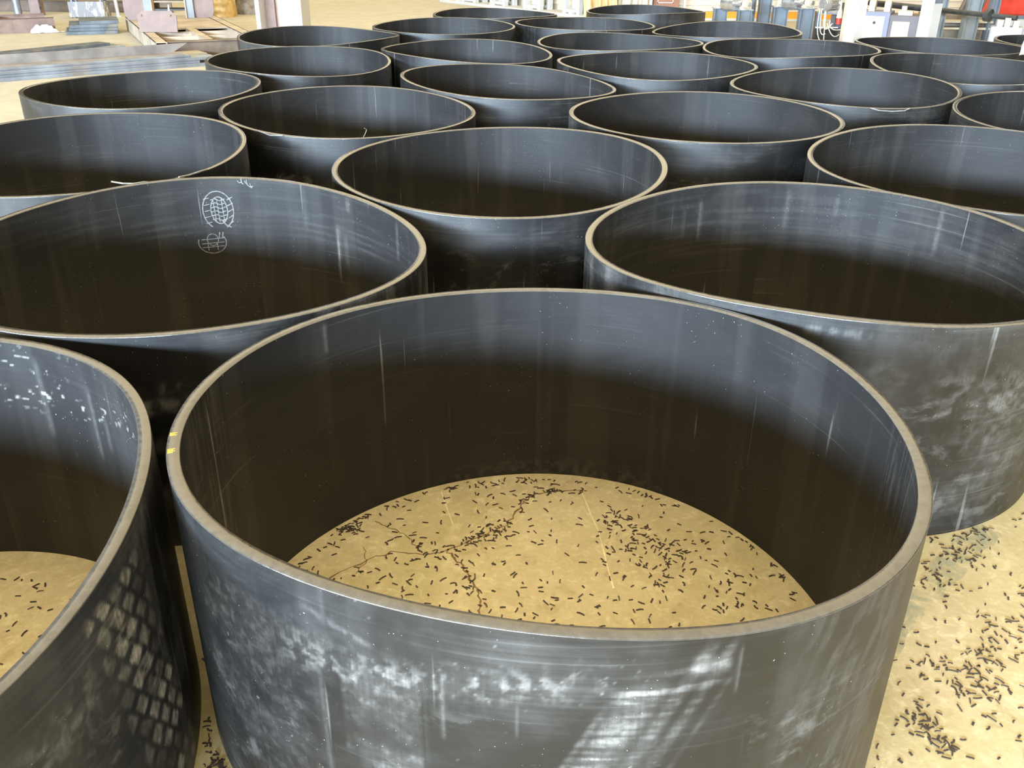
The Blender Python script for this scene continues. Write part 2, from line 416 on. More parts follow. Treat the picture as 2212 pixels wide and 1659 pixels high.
def paint_b(T, Z, outer):
    u = T * 0.014; n1 = fbm(u * 6, Z * 9, 4); n2 = fbm(u * 60, Z * 60, 19); n3 = fbm(u * 7, Z * 130, 23, 3)
    d = np.zeros_like(T)
    if outer:
        tc = -5.2 + (0.64 - Z) / 0.54 * 7.0
        a = (T - tc) * 0.0141 * 1.0; b = Z
        jit = 0.55 * (fbm(u * 10, Z * 10, 51) - 0.5)
        p = (a * 0.86 + b * 0.50) / 0.044 + jit; q = (-a * 0.42 + b * 0.90) / 0.062 + 0.6 * jit + 0.35 * np.floor(p)
        cell = band(p % 1.0, 0.14, 0.86, 0.06) * band(q % 1.0, 0.10, 0.74, 0.09)
        cell = cell * np.random.default_rng(12).random((64, 64))[np.floor(p).astype(int) % 64, np.floor(q).astype(int) % 64] ** 0.7
        reg = band(a, -0.13, 0.085, 0.012) * band(Z, -0.1, 0.635, 0.02)
        d += 0.78 * cell * reg * (0.35 + 0.75 * sst(fbm(u * 14, Z * 14, 8), 0.30, 0.6)) * (0.55 + 0.45 * sst(n2, 0.35, 0.6))
        d += 0.30 * np.exp(-((a + 0.03 + (Z - 0.45) * 0.2) / 0.03) ** 2) * band(Z, 0.30, 0.60, 0.05) * sst(n3, 0.35, 0.6)
        d += 0.16 * band(T, -30, -15, 2) * np.exp(-((Z - 0.50 - (T + 22) * 0.004) / 0.055) ** 2) * sst(n2, 0.38, 0.62)
        d += 0.10 * band(T, 2, 26, 4) * sst(fbm(u * 20, Z * 4, 71), 0.42, 0.66)
        d += 0.04 * sst(n1, 0.42, 0.66)
    else:
        fl = sst(fbm(u * 55, Z * 110, 90, 2), 0.545, 0.60)
        d += 0.6 * fl * band(Z, 0.50, 0.665, 0.03) * band(T, 20, 105, 10) * sst(fbm(u * 8, Z * 12, 15), 0.40, 0.55)
        for tc, z0, z1 in ((62, 0.40, 0.60), (58, 0.44, 0.53), (75, 0.42, 0.64)):
            d += 0.10 * np.exp(-((T - tc) / 0.6) ** 2) * band(Z, z0, z1, 0.02)
        d += 0.10 * band(T, -10, 22, 6) * sst(n2, 0.45, 0.65)
    return d
PAINT['B'] = paint_b

def paint_c(T, Z, outer):
    u = T * 0.014; n2 = fbm(u * 40, Z * 40, 29); n1 = fbm(u * 8, Z * 14, 30); n3 = fbm(u * 2.5, Z * 90, 31, 3)
    d = np.zeros_like(T)
    if outer:
        d += 0.30 * sst(n1, 0.45, 0.65) * (1 - sst(Z, 0.50, 0.58)) * sst(n2, 0.35, 0.6)
        d += 0.14 * band(T, -50, 20, 8) * sst(fbm(u * 22, Z * 5, 45), 0.44, 0.64)
    else:
        d += 0.025 * sst(n3, 0.46, 0.60) * sst(Z, 0.40, 0.50)
        for tc, z0, z1, k in ((60, 0.40, 0.54, 0.12), (57, 0.38, 0.50, 0.09), (72, 0.50, 0.69, 0.05), (30, 0.50, 0.64, 0.10), (55, 0.62, 0.66, 0.16), (137, 0.46, 0.66, 0.03)):
            d += k * np.exp(-((T - tc) / 0.7) ** 2) * band(Z, z0, z1, 0.02)
        for zc in (0.47, 0.50, 0.53): d += 0.045 * np.exp(-((Z - zc - 0.0002 * (T - 60)) / 0.004) ** 2) * band(T, 30, 130, 10)
    return d
PAINT['C'] = paint_c

def paint_d(T, Z, outer):
    u = T * 0.014; n1 = fbm(u * 9, Z * 9, 60); n2 = fbm(u * 45, Z * 45, 61); n3 = fbm(u * 6, Z * 40, 62)
    d = np.zeros_like(T)
    if outer:
        d += 0.05 * sst(n1, 0.40, 0.62)
        for tc, zc, wt, wz, k in ((-95, 0.565, 4, 0.03, 0.14), (-90, 0.52, 3, 0.03, 0.16), (-79, 0.50, 5, 0.05, 0.26), (-66, 0.47, 7, 0.07, 0.30), (-70, 0.33, 9, 0.06, 0.15), (-74, 0.14, 14, 0.07, 0.12), (-60, 0.25, 8, 0.10, 0.15)):
            d += k * np.exp(-((T - tc) / wt) ** 2 - ((Z - zc) / wz) ** 2) * sst(n2, 0.34, 0.64)
        zl = np.interp(T, [-85, -75], [0.405, 0.455]); d += 0.34 * np.exp(-((Z - zl) / 0.007) ** 2) * band(T, -85.5, -74, 1) * sst(n2, 0.3, 0.55)
        d += 0.14 * band(T, -76, -55, 3) * band(Z, 0.28, 0.46, 0.03) * sst(np.sin(Z * 150 + 5 * n1), 0.1, 0.9) * sst(n3, 0.35, 0.6)
        d += 0.14 * band(T, -180, -140, 6) * sst(fbm(u * 22, Z * 6, 66), 0.42, 0.62) + 0.12 * band(T, 165, 180, 5) * sst(n2, 0.4, 0.6)
        d += 0.22 * np.exp(-((Z - 0.665) / 0.012) ** 2) * band(T, -112, -96, 3) * sst(n2, 0.4, 0.6)
    else:
        for tc, z0, z1, k in ((112, 0.46, 0.62, 0.13), (83, 0.50, 0.66, 0.08), (37, 0.48, 0.66, 0.12), (118, 0.47, 0.60, 0.06), (68, 0.56, 0.64, 0.08)):
            d += k * np.exp(-((T - tc) / 0.6) ** 2) * band(Z, z0, z1, 0.02)
        d += (0.03 * sst(fbm(u * 3.0, Z * 70, 64, 3), 0.46, 0.62) + 0.02 * sst(n1, 0.45, 0.62)) * sst(Z, 0.36, 0.46)
    return d * (0.75 if outer else 1.0)
PAINT['D'] = paint_d


def grid_mesh(name, P, closed_u=True):
    """P: (M, N, 3) grid -> verts, quads (closed in N)"""
    M, N = P.shape[:2]
    i = np.arange(M - 1)[:, None]; j = np.arange(N)[None]
    q = np.stack([i * N + j + 0 * j, i * N + (j + 1) % N, (i + 1) * N + (j + 1) % N, (i + 1) * N + j], -1).reshape(-1, 4)
    return P.reshape(-1, 3), q

def np_mesh(name, V, Q, uv=None, attrs=None, smooth=True):
    me = bpy.data.meshes.new(name)
    me.vertices.add(len(V)); me.vertices.foreach_set('co', V.astype(np.float32).ravel())
    n, k = Q.shape
    me.loops.add(n * k); me.loops.foreach_set('vertex_index', Q.astype(np.int32).ravel())
    me.polygons.add(n)
    me.polygons.foreach_set('loop_start', np.arange(0, n * k, k, dtype=np.int32))
    me.polygons.foreach_set('loop_total', np.full(n, k, dtype=np.int32))
    if smooth: me.polygons.foreach_set('use_smooth', np.ones(n, dtype=bool))
    me.update(calc_edges=True)
    if uv is not None:
        l = me.uv_layers.new(name='UVMap'); l.data.foreach_set('uv', uv.astype(np.float32).ravel())
    for an, av in (attrs or {}).items():
        a = me.attributes.new(an, 'FLOAT', 'POINT'); a.data.foreach_set('value', av.astype(np.float32))
    me.validate()
    return me

def build_ring(k):
    NU, NZ = {'A': (1100, 150), 'B': (1000, 140), 'C': (520, 70), 'D': (520, 70)}.get(k, (240, 30))
    p = RINGS[k]
    th = np.linspace(0, 2 * np.pi, NU, endpoint=False) - np.pi * 0.5 + np.pi   # seam at the back (outer) side
    R = ring_radius(k, th); T = ring_top(k, th)
    t = np.linspace(0, 1, NZ)[:, None]
    top = (T - 0.003)[None]
    zo = t * top
    def grid(rr, zz): return np.stack([rr * np.cos(th)[None] + 0 * zz, rr * np.sin(th)[None] + 0 * zz, zz + 0 * rr], -1)
    Vo, Qo = grid_mesh('o', grid(R[None] + 0 * zo, zo))
    Vi, Qi = grid_mesh('i', grid(R[None] - WALL_T + 0 * zo, zo))
    Qi = Qi[:, ::-1]
    # bottom closing strip
    nb = NU; b0 = 0; b1 = len(Vo)
    j = np.arange(NU); Qb = np.stack([b1 + j, b1 + (j + 1) % NU, b0 + (j + 1) % NU, b0 + j], -1)
    V = np.concatenate([Vo, Vi]); Q = np.concatenate([Qo, Qi + len(Vo), Qb])
    outer = np.concatenate([np.ones(len(Vo)), np.zeros(len(Vi))])
    TH = np.tile(np.degrees((th + np.pi) % (2 * np.pi) - np.pi), NZ)
    Z = zo.ravel()
    if k in PAINT: dust = np.concatenate([PAINT[k](TH, Z, True), PAINT[k](TH, Z, False)])
    else: dust = np.zeros(len(V))
    # uv per loop, seam-safe: use index of u
    uidx = np.concatenate([np.tile(np.arange(NU), NZ), np.tile(np.arange(NU), NZ)])
    circ = 2 * np.pi * p[2]
    lu = uidx[Q].astype(float); wrap = (lu.max(1) - lu.min(1)) > NU / 2
    lu[wrap] = np.where(lu[wrap] < NU / 2, lu[wrap] + NU, lu[wrap])
    inn = outer[Q] < 0.5
    uu = lu / NU * circ + inn * 20.0
    vv = np.concatenate([Z, Z])[Q]
    wall_me = np_mesh('wall', V, Q, np.stack([uu, vv], -1).reshape(-1, 2), {'outer': outer, 'dust': np.clip(dust, 0, 1)})
    wall_me.materials.append(M_WALL)
    # saw-cut edge with slightly broken arrises and small nicks
    wob = 0.0012 * (vnoise(np.arange(NU) / NU * 61, np.full(NU, 3.3), 5 + len(k)) - 0.5)
    rows = [(R, T - 0.003), (R + wob, T - 0.0012), (R - 0.0022, T), (R - WALL_T * 0.5, T + 0.0004), (R - WALL_T + 0.0022 + wob, T), (R - WALL_T, T - 0.003)]
    G = np.stack([np.stack([r * np.cos(th), r * np.sin(th), z], -1) for r, z in rows])
    Vr, Qr = grid_mesh('r', G)
    rim_me = np_mesh('cut_edge', Vr, Qr, smooth=True); rim_me.materials.append(M_RIM)
    root = empty('pipe_ring', (p[0], p[1], 0))
    tag(root, RING_LABELS[k], 'pipe ring', 'black pipe rings standing on the floor')
    w = link_mesh('wall', wall_me, parent=root)
    c = link_mesh('cut_edge', rim_me, parent=root); c['label'] = 'pale tan saw-cut top edge'
    return root
RING_OBJ = {k: build_ring(k) for k in RINGS}

# ------------------------------------------------------------------ marks on the rings
M_PRINT = painted('dust_print', (0.17, 0.17, 0.165), 0.8, var=0.35, scale=120)
def wall_strip(mb, k, path, w, inner=True, lift=0.0007):
    """thin dusty line lying on a ring wall; path = [(theta_deg, z)...], w = half width in m"""
    p = RINGS[k]
    def P(t, z):
        a = math.radians(t); r = float(ring_radius(k, np.array([a]))[0])
        r = r - WALL_T - lift if inner else r + lift
        return Vector((r * math.cos(a), r * math.sin(a), z))
    deg = 0.014
    for (t0, z0), (t1, z1) in zip(path, path[1:]):
        du, dz = (t1 - t0) * deg, z1 - z0; L = math.hypot(du, dz) or 1
        nu, nz = -dz / L * w / deg, du / L * w
        vs = [mb.bm.verts.new(P(t, z)) for t, z in ((t0 + nu, z0 + nz), (t1 + nu, z1 + nz), (t1 - nu, z1 - nz), (t0 - nu, z0 - nz))]
        mb.bm.faces.new(vs)
def arc(tc, zc, rt, rz, a0, a1, n=14):
    return [(tc + rt * math.cos(math.radians(a0 + (a1 - a0) * i / n)), zc + rz * math.sin(math.radians(a0 + (a1 - a0) * i / n))) for i in range(n + 1)]
sp = MB()
W = 0.0022
wall_strip(sp, 'C', arc(100.3, 0.575, 4.6, 0.082, -60, 245, 22), W)               # outline of the ball of the foot
wall_strip(sp, 'C', arc(100.0, 0.575, 2.5, 0.058, 0, 360, 20), W)                 # inner tread ring
for i in range(6):
    z = 0.535 + i * 0.017
    wall_strip(sp, 'C', [(102.3, z), (100.9, z + 0.005), (99.6, z - 0.004), (97.9, z + 0.003)], W * 0.9)
for dt in (-1.2, 0.2, 1.3): wall_strip(sp, 'C', [(100 + dt, 0.525), (100.2 + dt, 0.625)], W * 0.8)
for i in range(5):
    z = 0.515 + i * 0.026
    wall_strip(sp, 'C', [(97.4, z), (96.0 - 0.1 * i, z + 0.012)], W); wall_strip(sp, 'C', [(102.6, z + 0.01), (104.4, z + 0.005)], W * 0.7)
wall_strip(sp, 'C', [(97.0, 0.50), (98.6, 0.512), (99.4, 0.53)], W * 1.2)
sp.build('shoe_print', M_PRINT, RING_OBJ['C'])['label'] = 'pale dusty sole print'
sp = MB()
wall_strip(sp, 'C', arc(103.4, 0.436, 4.2, 0.048, 150, 380, 16), W)
wall_strip(sp, 'C', arc(103.2, 0.448, 1.7, 0.026, 0, 360, 14), W * 0.8)
for z in (0.415, 0.432, 0.45): wall_strip(sp, 'C', [(106.6, z), (105, z), (101.2, z + 0.003), (99.8, z + 0.004)], W * 0.8)
for t in (100.2, 101.2): wall_strip(sp, 'C', [(t, 0.455), (t - 0.4, 0.480)], W)
for t in (102.0, 104.8): wall_strip(sp, 'C', [(t, 0.40), (t, 0.432)], W * 0.8)
sp.build('shoe_print', M_PRINT, RING_OBJ['C'])['label'] = 'pale dusty heel print'
sp = MB()
for a, b in (((93.4, 0.70), (92.0, 0.694)), ((92.2, 0.71), (91.6, 0.685)), ((91.2, 0.70), (90.2, 0.69)), ((90.6, 0.705), (90.2, 0.68)), ((89.6, 0.69), (89.0, 0.67)), ((90.4, 0.683), (88.6, 0.678))):
    wall_strip(sp, 'C', [a, (0.5 * (a[0] + b[0]) + 0.2, 0.5 * (a[1] + b[1]) - 0.006), b], W * 0.8)
sp.build('shoe_print', M_PRINT, RING_OBJ['C'])['label'] = 'fragment of a dusty sole print below the edge'

# slivers of plastic still hanging from sawn edges
M_SLIVER = painted('plastic_sliver', (0.26, 0.25, 0.22), 0.5, var=0.2, scale=60)
def edge_sliver(k, path, w=0.004, name='plastic_sliver'):
    mb = MB(); pts = []
    for t, dr, dz in path:
        a = math.radians(t); r = float(ring_radius(k, np.array([a]))[0]) + dr; z = float(ring_top(k, np.array([a]))[0]) + dz
        pts.append((r * math.cos(a), r * math.sin(a), z))
    mb.tube(pts, w, 5); return mb.build(name, M_SLIVER, RING_OBJ[k])
edge_sliver('F', [(-44, -0.012, 0.004), (-47, -0.02, 0.010), (-50, -0.03, 0.008), (-53, -0.045, 0.012), (-56, -0.07, 0.02)], 0.0035)
edge_sliver('F', [(-24, 0.0, 0.002), (-28, 0.004, 0.006), (-32, 0.0, 0.003), (-36, 0.003, 0.007)], 0.004)
edge_sliver('L', [(-96, 0.001, 0.0), (-92, 0.006, -0.012), (-86, 0.004, -0.016), (-80, 0.006, -0.012), (-77, 0.0, 0.0)], 0.0035)
edge_sliver('H', [(-118, 0.0, 0.002), (-112, 0.006, -0.008), (-106, 0.004, 0.001)], 0.003)
edge_sliver('H', [(-75, -0.03, 0.0), (-74, -0.05, 0.015), (-73.5, -0.045, 0.035), (-74.5, -0.03, 0.045)], 0.0018)
M_YEL = painted('yellow_crayon', (0.75, 0.50, 0.05), 0.7, var=0.3, scale=90)
for t0, n in ((191, 3), (196, 4)):
    mb = MB()
    for i in range(n):
        a = math.radians(t0 + i * 0.35); r = float(ring_radius('A', np.array([a]))[0]); z = float(ring_top('A', np.array([a]))[0])
        m = Matrix.Translation((r * math.cos(a), r * math.sin(a), z)) @ Matrix.Rotation(a, 4, 'Z')
        mb.box(-0.018 + 0.004 * (i % 2), -0.003, -0.0008, 0.0008, -0.002, 0.0009, m)
    mb.build('crayon_mark', M_YEL, RING_OBJ['A'])['label'] = 'yellow crayon mark on the edge'

# ------------------------------------------------------------------ floor marks
M_CRACK = painted('crack_dirt', (0.20, 0.125, 0.05), 0.9, var=0.35, scale=40)
M_CHALK = painted('chalk_line', (0.80, 0.70, 0.42), 0.85, var=0.15, scale=50)
def floor_strip(name, path, w, mat, seed, z=0.0006, jag=0.006, sub=5, wv=(0.35, 1.3)):
    rnd = random.Random(seed); pts = []
    for (x0, y0), (x1, y1) in zip(path, path[1:]):
        for i in range(sub):
            t = i / sub; pts.append((x0 + (x1 - x0) * t + rnd.uniform(-jag, jag), y0 + (y1 - y0) * t + rnd.uniform(-jag, jag)))
    pts.append(path[-1])
    mb = MB(); L = []; R = []
    for i, (x, y) in enumerate(pts):
        a = pts[max(i - 1, 0)]; b = pts[min(i + 1, len(pts) - 1)]
        dx, dy = b[0] - a[0], b[1] - a[1]; l = math.hypot(dx, dy) or 1
        ww = w * rnd.uniform(*wv)
        L.append(mb.bm.verts.new((x - dy / l * ww, y + dx / l * ww, z))); R.append(mb.bm.verts.new((x + dy / l * ww, y - dx / l * ww, z)))
    for i in range(len(pts) - 1): mb.bm.faces.new((L[i], R[i], R[i + 1], L[i + 1]))
    o = mb.build(name, mat, floor); return o
C1 = [(-0.54, 2.0), (-0.46, 2.08), (-0.35, 2.15), (-0.26, 2.14), (-0.2, 2.15), (-0.13, 2.2), (-0.06, 2.25), (-0.01, 2.29), (0.02, 2.37), (0.05, 2.43), (0.08, 2.46), (0.15, 2.48), (0.25, 2.48)]
C2 = [(-0.19, 2.16), (-0.16, 2.11), (-0.13, 2.07), (-0.11, 2.02), (-0.09, 1.96), (-0.08, 1.91), (-0.09, 1.86), (-0.06, 1.75), (-0.10, 1.62)]
C3 = [(-0.42, 2.3), (-0.36, 2.26), (-0.31, 2.22), (-0.27, 2.15)]
floor_strip('floor_crack', C1, 0.0030, M_CRACK, 1)['label'] = 'long crack across the floor inside the foreground ring'
floor_strip('floor_crack', C2, 0.0034, M_CRACK, 2)
floor_strip('floor_crack', C3, 0.0018, M_CRACK, 3)
floor_strip('floor_crack', [(-0.44, 2.05), (-0.42, 2.11), (-0.44, 2.17)], 0.0014, M_CRACK, 4)
floor_strip('chalk_line', [(0.23, 2.48), (0.27, 2.25), (0.29, 1.99)], 0.0024, M_CHALK, 5, jag=0.001)
floor_strip('chalk_line', [(-0.23, 2.47), (-0.18, 2.29)], 0.0018, M_CHALK, 6, jag=0.001)
floor_strip('chalk_line', [(1.30, 1.62), (1.55, 1.30)], 0.002, M_CHALK, 7, jag=0.001)
floor_strip('chalk_line', [(1.02, 1.86), (1.0, 1.80)], 0.003, M_CHALK, 8, jag=0.001)
def stain_material():
    t = NT('blue_paint_stain'); c = t.coord()
    n = t.noise(c, 9, 6, 0.7, 0.8); n2 = t.noise(c, 60, 3)
    col = t.mix(t.mapr(n2, 0.3, 0.7), (0.30, 0.34, 0.26), (0.42, 0.44, 0.33))
    t.set(color=col, rough=0.7, alpha=t.mapr(n, 0.42, 0.62, 0.0, 0.55)); return t.m
floor_strip('paint_stain', [(1.49, 2.29), (1.38, 2.2), (1.26, 2.08), (1.13, 1.95), (1.02, 1.85), (0.96, 1.76), (0.88, 1.60)], 0.045, stain_material(), 9, z=0.0009, jag=0.002, wv=(0.85, 1.05))['label'] = 'worn streak of bluish paint on the floor'

# ------------------------------------------------------------------ black shavings on the floor
M_CHIP = painted('black_shaving', (0.050, 0.034, 0.032), 0.5, var=0.4, scale=200)
def chip_mesh(name, L, w, bend, curl, th=0.0012):
    n = 3; pts = []; a = 0.0; x = y = 0.0
    for i in range(n + 1):
        pts.append((x, y, curl * math.sin(math.pi * i / n) * L)); x += math.cos(a) * L / n; y += math.sin(a) * L / n; a += bend
    mb = MB(); rows = []
    cx = sum(p[0] for p in pts) / 4; cy = sum(p[1] for p in pts) / 4
    for i, (px_, py_, pz) in enumerate(pts):
        q = pts[min(i + 1, n)]; p = pts[max(i - 1, 0)]
        dx, dy = q[0] - p[0], q[1] - p[1]; l = math.hypot(dx, dy)
        nx, ny = -dy / l * w, dx / l * w
        rows.append([mb.bm.verts.new((px_ - cx + s * nx, py_ - cy + s * ny, pz + z)) for s, z in ((-1, 0.0), (1, 0.0), (1, th), (-1, th))])
    for r0, r1 in zip(rows, rows[1:]):
        for k in range(4): mb.bm.faces.new((r0[k], r0[(k + 1) % 4], r1[(k + 1) % 4], r1[k]))
    mb.bm.faces.new(rows[0][::-1]); mb.bm.faces.new(rows[-1])
    me = mb.mesh(name); me.materials.append(M_CHIP); return me
CHIPS = [chip_mesh('shaving', *a) for a in ((0.015, 0.0017, 0.0, 0.02), (0.012, 0.0021, 0.08, 0.04), (0.017, 0.0015, 0.15, 0.04), (0.010, 0.0022, 0.0, 0.0), (0.019, 0.0015, -0.22, 0.05), (0.014, 0.0018, 0.45, 0.03), (0.021, 0.0013, 0.1, 0.06), (0.013, 0.0019, 0.0, 0.03))]

def clear_of_rings(x, y, inside=None):
    for k, q in RINGS.items():
        d = math.hypot(x - q[0], y - q[1])
        if d > 0.90: continue
        r = float(ring_radius(k, np.array([math.atan2(y - q[1], x - q[0])]))[0])
        if k == inside:
            if d > r - WALL_T - 0.014: return False
        elif d < r + 0.014: return False
    return True
spots = []
def scatter(n, fx, inside=None):
    c = 0; tries = 0
    while c < n and tries < n * 30:
        tries += 1
        x, y = fx()
        if clear_of_rings(x, y, inside): spots.append((x, y)); c += 1
rg = random.Random(5)
def disc(cx, cy, r): 
    def f():
        a = rg.uniform(0, 2 * math.pi); q = r * math.sqrt(rg.random()); return cx + q * math.cos(a), cy + q * math.sin(a)
    return f
def gauss(cx, cy, s): return lambda: (rg.gauss(cx, s), rg.gauss(cy, s))
def along(path, s):
    def f():
        i = rg.randrange(len(path) - 1); t = rg.random()
        return path[i][0] + (path[i + 1][0] - path[i][0]) * t + rg.gauss(0, s), path[i][1] + (path[i + 1][1] - path[i][1]) * t + rg.gauss(0, s)
    return f
def box_f(x0, x1, y0, y1): return lambda: (rg.uniform(x0, x1), rg.uniform(y0, y1))
ax, ay = RINGS['A'][0], RINGS['A'][1]
scatter(720, disc(ax, ay, 0.745), 'A')
def rimband():
    a = rg.uniform(0.1 * math.pi, 0.95 * math.pi); q = 0.752 - abs(rg.gauss(0, 0.02)); return ax + q * math.cos(a), ay + q * math.sin(a)
scatter(110, rimband, 'A')
scatter(90, gauss(0.41, 2.17, 0.07), 'A'); scatter(30, gauss(0.33, 2.33, 0.03), 'A'); scatter(50, along(C1[5:8], 0.022), 'A'); scatter(36, along(C1[8:], 0.012), 'A')
scatter(20, along(C2, 0.012), 'A'); scatter(34, gauss(-0.50, 2.27, 0.02), 'A'); scatter(22, gauss(0.62, 1.95, 0.05), 'A'); scatter(25, gauss(-0.25, 2.14, 0.05), 'A')
scatter(980, disc(RINGS['B'][0], RINGS['B'][1], 0.70), 'B'); scatter(80, gauss(-1.02, 1.60, 0.07), 'B')
scatter(760, box_f(0.7, 2.3, 0.9, 2.6))
for cx, cy, s, n in ((1.13, 1.64, 0.04, 36), (0.97, 1.53, 0.02, 30), (0.985, 1.46, 0.02, 26), (1.23, 1.73, 0.05, 40), (1.34, 2.15, 0.03, 36), (1.23, 2.07, 0.03, 22), (1.35, 1.85, 0.06, 40), (1.25, 1.45, 0.05, 30), (1.4, 2.3, 0.05, 30), (1.05, 1.70, 0.03, 16)):
    scatter(n, gauss(cx, cy, s))
scatter(130, along([(-0.60, 1.15), (-0.64, 1.4), (-0.69, 1.62), (-0.70, 1.75)], 0.04))
scatter(40, gauss(-0.62, 1.38, 0.02))
def seen(q):
    """is this spot on the floor in view, not hidden behind a ring wall?"""
    v = Vector((q[0], q[1], -CAM_H)); zc = v.dot(_f)
    u_, w_ = F_PX * v.dot(_r2) / zc, F_PX * v.dot(_u2) / zc
    if abs(u_) > 1100 or abs(w_) > 822: return False
    s = np.linspace(0.0, RIM_H / CAM_H * 1.03, 90); X = q[0] * (1 - s); Y = q[1] * (1 - s); Zs = CAM_H * s
    for k in ('A', 'B', 'C', 'D'):
        r = RINGS[k]; th_ = np.arctan2(Y - r[1], X - r[0]); d = np.hypot(X - r[0], Y - r[1]); below = Zs < ring_top(k, th_)
        side = np.sign(d - ring_radius(k, th_) + WALL_T / 2)
        if np.any((side[1:] != side[:-1]) & below[1:]): return False
    return True
def vis_key(q): return (not seen(q), math.dist((q[0], q[1], 0), (0, 0, CAM_H)))
order = sorted(spots, key=vis_key)
chip_vis = order[:300]; chip_rest = order[300:]
for i, (x, y) in enumerate(chip_vis):
    inside = math.hypot(x - ax, y - ay) < 0.76
    o = bpy.data.objects.new('shaving', rg.choice(CHIPS)); COL.objects.link(o)
    o.location = (x, y, 0.0011); o.rotation_euler = (0, 0, rg.uniform(0, 6.28)); s = rg.uniform(0.75, 1.25); o.scale = (s, s, 1)
    if inside: tag(o, 'small black plastic shaving on the floor inside the foreground ring', 'shaving', 'shavings inside the foreground ring')
    elif math.hypot(x - RINGS['B'][0], y - RINGS['B'][1]) < 0.76: tag(o, 'small black plastic shaving on the floor inside the left foreground ring', 'shaving', 'shavings inside the left ring')
    elif x < 0: tag(o, 'small black plastic shaving in the gap left of the foreground ring', 'shaving', 'shavings in the left gap')
    else: tag(o, 'small black plastic shaving on the open floor at the lower right', 'shaving', 'shavings on the open floor')
V = []; Fc = []
for (x, y) in chip_rest:
    me = rg.choice(CHIPS); a = rg.uniform(0, 6.28); s = rg.uniform(0.7, 1.25); ca, sa = math.cos(a) * s, math.sin(a) * s; b = len(V)
    for v in me.vertices: V.append((x + ca * v.co.x - sa * v.co.y, y + sa * v.co.x + ca * v.co.y, v.co.z + 0.0011))
    for p in me.polygons: Fc.append([b + i for i in p.vertices])
me = bpy.data.meshes.new('shavings'); me.from_pydata(V, [], Fc); me.update()
tag(link_mesh('shavings', me, M_CHIP), 'countless small black plastic shavings strewn over the concrete floor', 'shavings', kind='stuff')

# ------------------------------------------------------------------ steel stock on the left
M_STEEL = painted('mill_steel', (0.30, 0.33, 0.38), 0.42, 0.6, var=0.25, scale=3.0, dirt=(0.30, 0.25, 0.19))
M_STEELD = painted('dark_steel_plate', (0.13, 0.15, 0.17), 0.45, 0.4, var=0.3, scale=4.0, dirt=(0.25, 0.22, 0.17))
M_PRIMER = painted('brown_primer', (0.22, 0.15, 0.13), 0.6, var=0.18, scale=5.0, dirt=(0.30, 0.24, 0.19))
M_DUSTY = painted('dusty_primer', (0.40, 0.33, 0.25), 0.7, var=0.2, scale=4.0, dirt=(0.24, 0.19, 0.16))
M_RUST = painted('rusty_brown', (0.17, 0.12, 0.085), 0.7, var=0.3, scale=3.0, dirt=(0.10, 0.09, 0.06))
M_ANGLE = painted('grey_brown_steel', (0.25, 0.225, 0.205), 0.55, 0.2, var=0.2, scale=4, dirt=(0.34, 0.29, 0.23))
M_GREY = painted('grey_steel_paint', (0.22, 0.24, 0.25), 0.5, var=0.15, scale=5.0)
M_WHITE = painted('white_paint', (0.55, 0.54, 0.52), 0.5, var=0.05, scale=4.0)
M_CREAM = painted('cream_paint', (0.60, 0.53, 0.40), 0.6, var=0.08, scale=3.0)
M_BLUEG = painted('blue_grey_paint', (0.15, 0.175, 0.20), 0.45, var=0.12, scale=4.0)
M_DARK = painted('dark_machine_steel', (0.05, 0.05, 0.05), 0.4, 0.3, var=0.3, scale=10)
M_FILM = painted('white_film', (0.62, 0.64, 0.66), 0.35, var=0.08, scale=14)
M_TAN = painted('tan_tarpaulin', (0.55, 0.36, 0.13), 0.65, var=0.3, scale=7, dirt=(0.62, 0.47, 0.24))
M_GFILM = painted('grey_film', (0.30, 0.29, 0.28), 0.4, var=0.4, scale=9, dirt=(0.55, 0.38, 0.18))
M_ORANGE = painted('orange_trim', (0.85, 0.33, 0.03), 0.5, var=0.06, scale=4)
M_RED = painted('red_paint', (0.62, 0.05, 0.03), 0.4, var=0.15, scale=5)
M_YELLOW = painted('yellow_guard', (0.85, 0.50, 0.02), 0.4, var=0.06)
M_SHINY = painted('machined_steel', (0.55, 0.56, 0.58), 0.28, 0.8, var=0.12, scale=9)

# long flat bars on the floor, stacked
bx, by = 0.786, 0.618
rz_b = math.atan2(by, bx)
bars = [  # t0, t1, n0, n1, z0, z1, material, label
    (-4.6, 2.55, 0.00, 0.42, 0.000, 0.040, M_STEEL, 'bottom front flat steel bar of the stack on the floor, left'),
    (-4.4, 2.40, 0.03, 0.46, 0.040, 0.075, M_STEEL, 'second flat steel bar up in the stack on the floor, left'),
    (-4.5, 2.62, 0.02, 0.40, 0.075, 0.112, M_STEEL, 'third flat steel bar up in the stack on the floor, left'),
    (-4.3, 2.30, 0.06, 0.44, 0.112, 0.140, M_STEEL, 'top grey flat bar under the brown angle, left stack'),
    (-4.5, 2.75, 0.52, 0.90, 0.000, 0.050, M_STEEL, 'grey flat bar lying behind the stacked bars, lowest of its pair'),
    (-4.5, 2.70, 0.54, 0.92, 0.050, 0.095, M_DUSTY, 'dusty flat bar lying behind the stacked bars, upper of its pair')]
for t0, t1, n0, n1, z0, z1, m, lab in bars:
    mb = MB(); mb.box(t0, t1, n0, n1, 0, z1 - z0); o = mb.build('flat_bar', m, bevel=0.003, loc=(-6.02, 10.97, z0), rz=rz_b)
    tag(o, lab, 'steel bar', 'steel bars stacked on the floor')
ang = empty('angle_bar', (-6.02, 10.97, 0.14), rz_b)
tag(ang, 'long brown steel angle lying on top of the stacked flat bars', 'steel bar', 'steel bars stacked on the floor')
